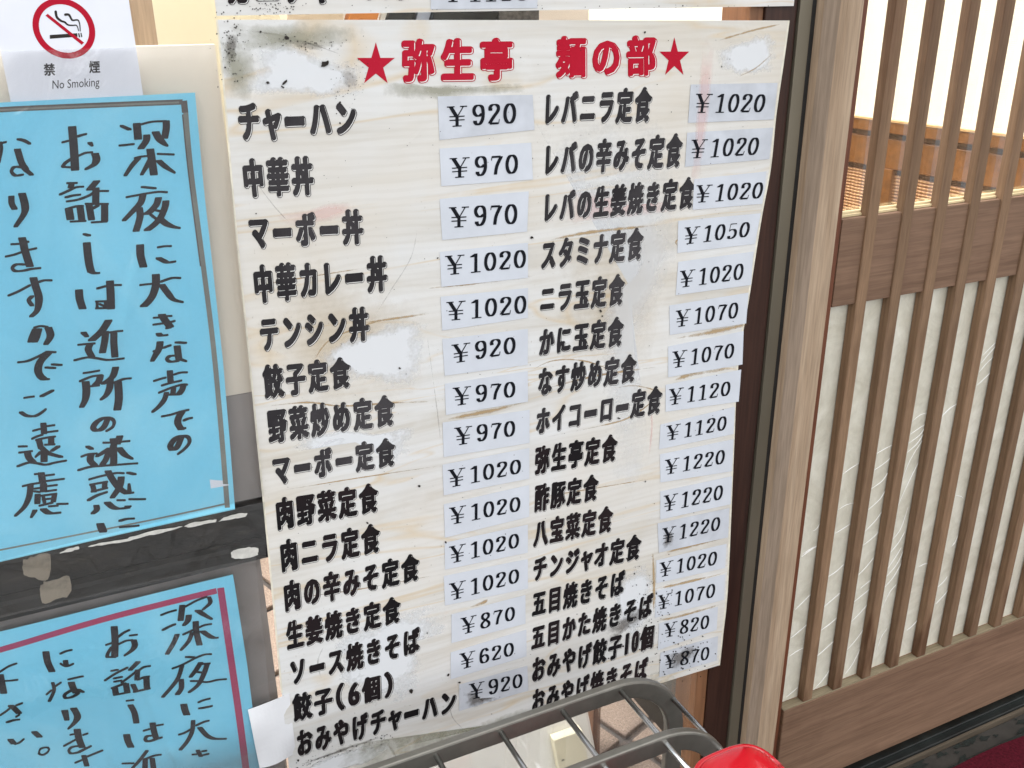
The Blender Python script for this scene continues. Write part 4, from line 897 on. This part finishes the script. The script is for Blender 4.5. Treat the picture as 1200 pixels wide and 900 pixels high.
N1 = [
 (130, 130, 13.33, "4>5:165,235 290,290;6>4:160,540 345,520;9:405,205 425,435;2:460,215 640,170 860,160;8:865,165 865,280 840,420;8:560,385 550,470 470,585;9>2:700,335 750,430 830,510 885,545"),
 (0, 0, 4, "9:705,702 722,818;8>4:712,740 665,818;7>2:745,755 780,785 820,810;6>4:650,742 620,775 588,822;2:632,742 660,735 690,732;2:740,722 815,725"),
 (130, 210, 12, "4:445,112 620,130;2:220,255 380,225 550,195 680,180 790,185;8>5:450,225 420,330 330,430 185,578;8:400,410 410,530 355,725;8:670,270 640,360 560,450 500,490;8:775,315 760,400 700,540 610,640 510,715;3:560,500 640,560 700,590;9>2:690,560 780,630 870,670 970,688;3:640,440 710,455"),
 (130, 280, 12, "9:410,90 415,230 455,385;2:660,118 760,102 845,100;7>2:670,270 740,305 800,330 905,315"),
 (130, 280, 12, "9:630,505 630,640 590,780 530,870 460,940;2:410,645 490,635 570,628;3>2:700,600 780,570 870,545 975,548;8>2:715,645 800,760 880,850 1010,885"),
 (150, 350, 12, "2:360,265 450,260;2:540,243 610,240;9:475,225 520,300 590,390;2:355,362 430,352 510,340;2:600,325 655,310;5>3:585,400 540,412;7>2:430,490 460,515 555,508"),
 (150, 350, 12, "8>5:450,610 435,700 380,800 340,870;2:358,738 400,728;3>2:500,688 550,668 600,652;6>5:690,612 800,620;8:690,670 705,780 715,850;4:690,800 590,805 545,850 600,885 700,872;5>2:720,845 820,878"),
 (150, 410, 12, "7:588,300 600,450;2:365,437 450,410 530,388;2:650,345 740,318 830,315;2:475,500 600,463 750,430;2:435,602 600,535 760,487 830,487;7:780,490 760,560 715,620;6:640,535 630,620;2:570,628 720,625;6>3:540,605 510,700 430,800 345,870"),
 (150, 470, 12, "2:475,215 600,190 740,147 850,120;8:760,145 710,230 700,310 745,390;3>2:785,270 840,245 900,232;3:745,390 800,375;7>2:750,505 690,640 620,680 595,620 660,530 760,485 845,505 860,580 790,670 700,740"),
 (0, 130, 10, "9.5:845,190 865,430 880,688;2:730,368 800,350;4>2:905,300 950,285 1010,270;2:900,535 1000,492 1080,485;9>3:1115,505 1130,570 1100,630 1005,682;4:840,560 770,605 735,650;2:735,655 860,662;6>3:1055,375 1080,405"),
 (0, 130, 10, "2:-30,392 20,375 70,362;9:-20,370 -10,450 -40,600;5>3:220,330 280,345 350,382;8:205,452 250,600 300,680;6>5:300,690 370,745;4:260,660 170,655 135,705 180,755 260,745"),
 (60, 200, 13.33, "7:320,200 305,260;2:250,195 400,192;3>2:140,372 260,318 380,262 500,250;4:235,415 330,390 440,375;3>2:250,480 430,450 600,385 700,325 890,318;8:710,168 600,295;8:700,280 695,520;9:275,600 300,755;3:235,600 400,555 490,552;8:450,565 480,780;3:310,795 530,785;8:590,530 630,760;3:545,518 880,522;8:835,530 835,785;3:640,808 860,795;4:650,590 730,545"),
 (70, 265, 12, "3>5:340,112 410,130;9:380,240 395,400 415,540 440,635;6>2:440,640 490,658 555,655"),
 (70, 325, 12, "9:270,180 280,300 320,430;3:530,152 650,118;2:760,105 860,103;9:705,55 715,250 720,430;3:515,335 680,330;3:515,430 720,425;3:525,335 525,430;4:640,335 660,420;2:560,370 650,410"),
 (80, 395, 12, "7>5:215,-65 260,-15;9:565,-235 470,-90 330,40;8:525,-75 510,60 480,210;8:640,-60 640,80 655,270;3>2:590,-70 680,-85 760,-92;2:140,105 240,95 370,85;8:310,90 280,170 330,270;3>2:90,325 260,285 400,295 560,320 780,297"),
 (80, 395, 12, "2:215,507 330,490 435,470;2.5:165,622 330,555 470,535;8:450,545 430,620 380,675;2.5:300,695 430,680;9>6:245,635 255,760 240,880 190,985;8>5:665,430 620,560 490,655;3>2:650,640 780,590 880,580;8>3:590,600 580,720 530,820 460,880;9:700,640 712,850 690,1020"),
 (80, 465, 12, "7>2:560,300 500,430 410,480 350,440 410,350 530,295 635,330 630,420 535,485"),
 (80, 465, 12, "7:625,600 645,690;8:725,560 690,660;3>2:500,648 620,645 860,622;8:635,690 640,900 630,950;6>4:580,730 500,780 405,838;8>3:715,725 800,820 900,870;7:565,780 530,880 480,955;5:270,705 330,735;2:185,845 280,812 400,800;8:320,820 310,900 370,965;3>2:145,1035 300,990 450,975 700,955 970,935"),
 (80, 540, 12, "2:295,265 420,228 540,200 680,172 780,175;8:560,150 620,260 720,390 830,458;5>2:830,458 915,447;8>6:745,235 720,370 620,515;6:345,350 365,432;2.5:310,338 545,295;6:515,305 510,380;2.5:330,435 545,382;4>2:285,555 400,490 545,440;5:845,168 930,188;3>5:855,330 860,430"),
 (80, 540, 12, "7>5:395,635 400,690 345,740;8>4:550,590 620,650 700,675 850,660;5:820,645 860,642;2:690,555 795,555;4:870,540 960,542 1070,540;4>2:730,848 820,822 925,815;8:460,895 500,990"),
 (90, 580, 12, "9:330,412 345,470 370,518;3:605,365 700,340 800,335;6>2:630,455 700,450 870,435"),
 (0, 215, 12, "7:160,185 165,280 205,355;9>5:310,145 350,300 340,420 220,602"),
 (0, 285, 12, "9:310,-70 330,0 350,100 420,320;3:165,15 300,5;2:360,-25 400,-20;2:80,188 200,160 300,125;2:410,92 510,70;4:350,298 230,298 175,345 215,390 330,385 430,362 555,348"),
 (0, 285, 12, "2.5:120,735 250,680 420,590;3:540,545 620,520 720,520;9>5:470,490 500,600 545,750 540,880 510,960 440,1025;5:450,745 405,800 450,870"),
 (10, 360, 12, "9:385,310 345,400 320,480;7:430,310 400,420 370,480;2:360,285 450,262 550,275;9>6:560,290 590,400 525,515"),
 (10, 360, 12, "3>2:140,775 270,755 420,690 520,635;4:540,625 650,630;9:560,640 450,760 415,870 440,960 500,1015;4>2:500,1018 570,1012;4>5:530,848 640,855;4>5:620,803 730,812"),
 (10, 420, 12, "2>3:220,560 290,548 350,540;5>4:465,535 620,455;5>2:175,765 250,810 350,820 430,790 525,720"),
 (10, 485, 12, "7:490,145 500,280;2:345,245 440,220;2:540,180 645,165;2:545,265 690,245;2:330,358 400,325 480,300;7:430,385 455,485;2.5:390,375 500,348 650,325;7:600,345 600,430;3:520,440 640,435;7>5:460,480 560,560 740,610;5>4:700,465 610,525;8:500,530 500,670;4>2:450,545 380,610"),
 (10, 485, 12, "5:160,465 240,465;2:150,552 330,530;8:265,545 285,620 350,690;3>2:130,742 280,692 400,700 520,720 650,692 810,662"),
 (0, 540, 12, "8:580,180 600,310;3:495,192 600,185;2:640,212 760,197;2:640,290 780,272 900,257;2:320,360 450,330 600,308;7>3:430,345 410,500 340,650 215,770;8:612,335 612,430;2:480,395 560,385;2:660,360 800,343;2:480,430 560,440;2:640,432 790,412;7:530,480 525,595;2.5:590,492 790,465;6:765,480 750,570;4:610,515 625,585;2:600,545 740,530;2:555,632 740,588"),
 (0, 540, 12, "6>3:490,700 440,790;8>3:610,682 700,738 845,728;4:700,640 800,632;4:815,608 940,605")]
note(n1_, NY, N1, 1.25)
tag(blob_ := MB().add([onY(u, v, NY-.0006) for u, v in ((244.5, 551), (247, 572.5), (269, 568.5), (257, 558))], [(0, 1, 2, 3)]).build('torn_paper_corner', MT['white_paper'], n1_))
# second notice
n2_ = empty('blue_notice', (.0, NY, .6), 'blue handwritten notice with a thick red frame line, below the grimy rail', 'notice')
LE2 = [(-60, 755), (-40, 860), (-20, 960)]; RE2 = [(273, 673.5), (290, 780), (304, 897), (311, 960)]
px_grid(LE2, RE2, 26, 24, NY, pwave, .0005).build('paper', MT['blue'], n2_, smooth=True)
bd([(-50, 775), (0, 761.5), (120, 726), (254, 692.5)], 6.6, MT['redline'], n2_, NY, -.00010)
bd([(258.5, 689), (266, 740), (279, 830), (290, 915), (294, 945)], 8.2, MT['redline'], n2_, NY, -.00013)
N2 = [
 (180, 690, 12, "2:105,370 210,330 315,302;3:130,577 220,530 300,497;6>5:330,645 280,760 190,910;7:405,240 380,440;2:450,252 600,170 745,115;5>2:780,122 795,200 690,295;7>3:620,308 700,360 815,425;7>4:495,378 480,450 425,510;7:592,468 600,600 645,785;2:415,642 550,580;2:640,542 720,510 810,497;5>3:540,620 490,740 385,858;7>2:690,600 790,670 850,692 905,690"),
 (180, 750, 12, "5:470,238 560,245;2:265,400 400,350 600,250 720,207 810,202;5>4:400,362 350,520 270,640 130,798;6:390,560 390,680 335,762;6>4:660,325 600,420 520,518;6>3:755,340 700,500 620,640 500,735;4:535,578 640,580;2:640,585 760,595 900,565 1020,556;2.5:620,452 690,462;2:650,345 790,332"),
 (180, 810, 12, "8:425,190 440,260 465,325;2:630,157 700,128 790,105;4>2:650,240 720,228 820,207;5>4:555,415 540,560 470,700 375,812;2:355,605 430,580 520,532;2:600,475 700,430 775,410;6>2:650,510 740,610 830,655 920,662 1015,660;2:545,880 600,875;5:620,825 660,900;2:680,835 740,825;2:700,885 770,870"),
 (110, 725, 12, "8:285,115 297,300 292,520;3>2:340,252 420,192 500,155;2:170,362 250,335;2:345,352 450,305 540,295;7>2:560,300 575,370 530,440 430,510;4:250,395 200,470 185,520;2.5:180,530 300,530;3:510,232 600,220"),
 (110, 770, 12, "3:250,185 330,170;2.5:155,320 300,225 470,140;3:285,292 390,270;3:290,338 380,322;6>5:620,62 510,172;2.5:390,350 480,285 600,190;2.5>2:640,175 700,135 790,120;6:612,180 605,310;7:295,430 310,520;3:255,430 440,362;7:450,372 470,490;2.5:285,527 500,488;6:550,385 595,478;3:620,312 700,280 770,268;7:737,272 745,435;3:565,485 780,437;2:460,610 555,600;7:515,675 570,780 597,920"),
 (110, 825, 12, "8:460,435 480,520 520,600;2:700,375 780,350;2:880,300 970,285;7:825,270 840,360 870,465;4:820,440 745,452 722,500 770,522 870,490;3>2:870,490 955,465;4>3:415,835 480,832 550,830;4>3:745,655 640,790 540,900;6:722,770 718,930;6:820,765 842,930;2:720,770 850,720 940,705"),
 (40, 750, 12, "8:165,165 190,300 250,430;2.5:370,185 440,152 525,132;6:440,285 452,350;2:370,322 450,360 550,325;4:262,595 280,700 215,850;2:175,757 240,700;2:300,640 375,588;3:485,545 600,517 680,500;8:522,590 550,670 590,730;4:520,700 430,760 445,808 540,790 620,740;6>3:610,690 690,722"),
 (40, 820, 12, "8>6:430,152 460,280;8>2:555,118 610,230 570,320 480,408;8:605,422 630,550 675,670;2:510,495 560,485;2:690,497 750,475;2:420,655 590,560;3:620,655 530,672 488,720 525,762 640,740;4>2:640,735 800,655;2:580,892 680,850;2:750,802 960,715;6:700,795 740,930"),
 (0, 765, 15, "2:-10,338 150,235 290,182;8:5,390 65,700;3:85,490 200,482 300,467"),
 (0, 815, 10.59, "2:0,245 60,205 120,160;2:200,120 275,90;7:135,125 180,160 235,215;2:200,262 240,235;4>3:92,330 170,305 235,297;7:130,552 170,600;2:185,608 240,590 295,545;7:425,455 490,515;2:482,730 500,672 570,650 608,665 590,710 530,745 480,728"),
]
note(n2_, NY, N2, 1.1)

# plastic sleeves
SL = -.0048
FOLDS = []
for (p, q_, h_, wd_) in (((190, 180), (95, 560), .0012, .006), ((225, 150), (150, 330), .0007, .004), ((60, 150), (40, 420), .0006, .005), ((20, 330), (120, 640), .0005, .006), ((150, 760), (205, 890), .0008, .004), ((120, 790), (128, 890), .0007, .003), ((230, 700), (262, 860), .0006, .004)):
    A_, B_ = onY(p[0], p[1], SL), onY(q_[0], q_[1], SL); FOLDS.append((A_[0], A_[2], B_[0]-A_[0], B_[2]-A_[2], h_, wd_))
def swave(x, z):
    y = pwave(x, z)-.0002*np.sin(29*x+9*z)-.0002*np.sin(46*z+5*x)
    for ax, az, dx, dz_, h_, wd_ in FOLDS:
        L2 = dx*dx+dz_*dz_; t = ((x-ax)*dx+(z-az)*dz_)/L2; d = ((x-ax)*dz_-(z-az)*dx)/math.sqrt(L2)
        y = y-h_*np.exp(-(d/wd_)**2)*np.exp(-(np.maximum(0, np.abs(t-.5)-.4)/.12)**2)
    return y
s1 = px_grid([(-80, 62), (-50, 668)], [(254, 53), (262, 120), (276, 262), (293, 425), (309, 582)], 110, 150, SL, swave, .0002).build('plastic_sleeve', MT['sleeve'], loc=tuple(onY(120, 350, SL)), smooth=True)
tag(s1, 'cloudy plastic sleeve over the upper blue notice and no smoking sign bottom', 'plastic sleeve')
s2 = px_grid([(-60, 735), (-20, 960)], [(300, 653), (316, 818), (326, 960)], 110, 90, SL, swave, .0002).build('plastic_sleeve', MT['sleeve'], loc=tuple(onY(120, 800, SL)), smooth=True)
tag(s2, 'clear cloudy plastic sleeve over the red framed lower blue notice', 'plastic sleeve')
# clear wrap taped across the grimy rail
s3 = px_grid([(-60, 670), (-50, 735)], [(310, 588), (312, 655)], 30, 10, SL+.0006, swave, .0002).build('clear_tape', MT['filmc'], loc=tuple(onY(120, 680, SL)), smooth=True)
tag(s3, 'strip of clear wrinkled tape over the grimy rail between the blue notices', 'tape')
# torn bits of paper under the first notice
def scrap(pts, label, name='paper_scrap', mat='torn', Y=-.0056, group=None, th=.0004):
    R_ = []
    for i in range(len(pts)):
        a, b = np.array(pts[i]), np.array(pts[(i+1) % len(pts)])
        for k in range(4): R_.append(tuple(a+(b-a)*k/4+np.array((random.uniform(-.7, .7), random.uniform(-.6, .6)))*(k > 0)))
    P = [onY(u, v, Y) for u, v in R_]; c = sum(P)/len(P)
    mb = MB(); mb.prism(P, [p+np.array((0, th, 0)) for p in P]); tag(mb.build(name, MT[mat], loc=tuple(c)), label, 'paper scrap', group)
scrap([(70, 648), (80, 643), (92, 640.5), (93, 643.5), (82, 646.5), (71, 648.5)], 'smallest torn white paper scrap, leftmost along the top of the grimy rail')
scrap([(103, 641), (120, 636), (150, 631.5), (152, 629.5), (180, 622), (205, 618.5), (214, 617), (190, 624.5), (170, 628.5), (152, 634), (125, 638)], 'long thin torn paper sliver at the middle of the grimy rail')
scrap([(216, 617), (224, 613), (245, 609.5), (254, 609), (253, 612), (235, 615.5), (222, 618)], 'torn white paper scrap right of the long sliver on the rail')
scrap([(256, 611.5), (262, 606.5), (280, 601.5), (290, 601.5), (288, 605.5), (272, 608.5)], 'torn white paper scrap nearest the menu along the top of the grimy rail')
scrap([(270.5, 648), (275, 645), (292, 641), (303, 643), (302.5, 650), (290, 654), (276, 655), (271, 653)], 'crumpled white paper piece at the right end of the grimy rail')
for pts, lb in (([(26, 658), (40, 652), (58, 650), (60, 668), (52, 680), (36, 676), (28, 672)], 'upper pale beige glue residue on the left of the grimy rail'), ([(46, 690), (52, 682), (66, 680), (80, 676), (82, 696), (70, 702), (50, 706)], 'lower pale beige glue residue on the left of the grimy rail')):
    P = smooth(pts+[pts[0]], 4)[:-1]; P = [onY(u+random.uniform(-1.2, 1.2), v+random.uniform(-1.2, 1.2), -.0029) for u, v in P]; c = sum(P)/len(P)
    mb = MB(); mb.prism(P, [p+np.array((0, .0006, 0)) for p in P]); o = mb.build('glue_residue', MT['residue'], loc=tuple(c)); tag(o, lb, 'glue residue'); setfade(o, [.75]*len(o.data.vertices))
# white paper tape, curled, over the sleeve and the menu edge
TY = -.0062
def tw(x, z): return 0*x
Q = [(290.5, 832), (339, 812.5), (347, 884), (304, 899)]
TL, TR, BR, BL = [onY(p[0], p[1], TY) for p in Q]; mb = MB(); V = []; nx, nz = 10, 12
for k in range(2):
    for j in range(nz+1):
        for i in range(nx+1):
            s, t = i/nx, j/nz; p = (TL*(1-s)+TR*s)*(1-t)+(BL*(1-s)+BR*s)*t
            p[1] += -.0035*math.sin(math.pi*s*1.1+.6)*t*t-.001*math.sin(6*t+3*s)+k*.0004; V.append(p)
N_ = (nx+1)*(nz+1); fs = []
for j in range(nz):
    for i in range(nx):
        a = j*(nx+1)+i; fs += [(a, a+nx+1, a+nx+2, a+1), (N_+a, N_+a+1, N_+a+nx+2, N_+a+nx+1)]
for j in range(nz):
    a = j*(nx+1); fs.append((a, N_+a, N_+a+nx+1, a+nx+1)); a += nx; fs.append((a, a+nx+1, N_+a+nx+1, N_+a))
for i in range(nx):
    fs.append((i, i+1, N_+i+1, N_+i)); a = nz*(nx+1)+i; fs.append((a, N_+a, N_+a+1, a+1))
tag(mb.add(V, fs).build('paper_tape', MT['tape'], loc=tuple(TL)), 'curling white paper tape piece joining the lower sleeve to the menu edge', 'tape')

# ------------------------------------------------------------------ umbrella rack in front of the window
rk = empty('umbrella_rack', (.2, -.23, 0), 'dark grey flat bar umbrella rack with thin chrome rods, under the menu', 'umbrella rack')
ZT = .5960; HB = .0225; TH = .0105; XR = .5560; XL = -.25; RAD = .085
for k, yf in enumerate((-.1400, -.2290, -.3180)):
    cz = ZT-HB/2
    pts = [(XL, .0), (XL, cz-RAD)]
    pts += [(XL+RAD-RAD*math.cos(a), cz-RAD+RAD*math.sin(a)) for a in np.linspace(0, math.pi/2, 9)[1:]]
    XC = XR-HB/2
    pts += [(XL+RAD+(XC-XL-2*RAD)*t, cz) for t in np.linspace(0, 1, 8)[1:]]
    pts += [(XC-RAD+RAD*math.sin(a), cz-RAD+RAD*math.cos(a)) for a in np.linspace(0, math.pi/2, 15)[1:]] + [(XC, .25), (XC, .0)]
    # rounded rectangular section swept in the XZ plane
    mb = MB(); sec = []
    e = .0022
    hw, ht = TH/2, HB/2
    for (sx, sy) in ((1, 1), (-1, 1), (-1, -1), (1, -1)):
        for a in (0, 45, 90):
            aa = math.radians(a+{(1, 1): 0, (-1, 1): 90, (-1, -1): 180, (1, -1): 270}[(sx, sy)])
            sec.append((sx*(hw-e)+e*math.cos(aa), sy*(ht-e)+e*math.sin(aa)))
    V = []; n = len(pts); m_ = len(sec)
    for i in range(n):
        a = np.array(pts[max(0, i-1)]); b = np.array(pts[min(n-1, i+1)]); t = (b-a)/np.linalg.norm(b-a); nn = np.array((-t[1], t[0]))
        for (sy_, sn) in sec: V.append((pts[i][0]+nn[0]*sn, yf+TH/2+sy_, pts[i][1]+nn[1]*sn))
    mb.add(V, [(i*m_+q_, i*m_+(q_+1) % m_, (i+1)*m_+(q_+1) % m_, (i+1)*m_+q_) for i in range(n-1) for q_ in range(m_)])
    mb.build('hoop', MT['gpaint'], rk, smooth=False)
rod0 = None
for k in range(-5, 5):
    x = .2425+.0740*k
    if x < XL+.05 or x > .47: continue
    mb = MB().tube([(x, -.139, ZT-.008), (x, -.23, ZT-.008), (x, -.322, ZT-.008)], .0030, 12); mb.build('rod', MT['chrome'], rk, smooth=True)
for x, z in ((.537, ZT-.046), (.5475, .36), (.5475, .12), (XL+.008, .36), (XL+.008, .12)):
    MB().tube([(x, -.139, z), (x, -.322, z)], .0030, 12).build('rod', MT['chrome'], rk, smooth=True)

# red plastic lid at the end of the rack
c = onY(873, 915, -.36)
rl = empty('red_lid', (c[0], c[1], c[2]-.03), 'glossy red plastic rounded lid at the right end of the umbrella rack', 'lid')
def superdome(cx, cy, cz, a, b, h, e=.62, n=48, m=14):
    V = []; fs = []
    for j in range(m+1):
        ph = math.pi/2*j/m; r = math.cos(ph)**.55; z = math.sin(ph)
        for i in range(n):
            t = 2*math.pi*i/n; ct, st = math.cos(t), math.sin(t)
            V.append((cx+a*r*math.copysign(abs(ct)**e, ct), cy+b*r*math.copysign(abs(st)**e, st), cz+h*z))
    for j in range(m):
        for i in range(n): fs.append((j*n+i, j*n+(i+1) % n, (j+1)*n+(i+1) % n, (j+1)*n+i))
    return MB().add(V, fs)
superdome(c[0], c[1], c[2]+.001, .0365, .034, .009).build('dome', MT['red'], rl, smooth=True)
P = []
for i in range(49):
    t = 2*math.pi*i/48; ct, st = math.cos(t), math.sin(t)
    P.append((c[0]+.0385*math.copysign(abs(ct)**.62, ct), c[1]+.036*math.copysign(abs(st)**.62, st), c[2]))
MB().tube(P, .0032, 8).build('rim', MT['red'], rl, smooth=True)
superdome(c[0], c[1], 0.0, .036, .036, c[2]).build('body', MT['red'], rl, smooth=True) if False else MB().tube([(c[0], c[1], .01), (c[0], c[1], c[2]-.002)], .034, 24).build('body', MT['red'], rl, smooth=True)
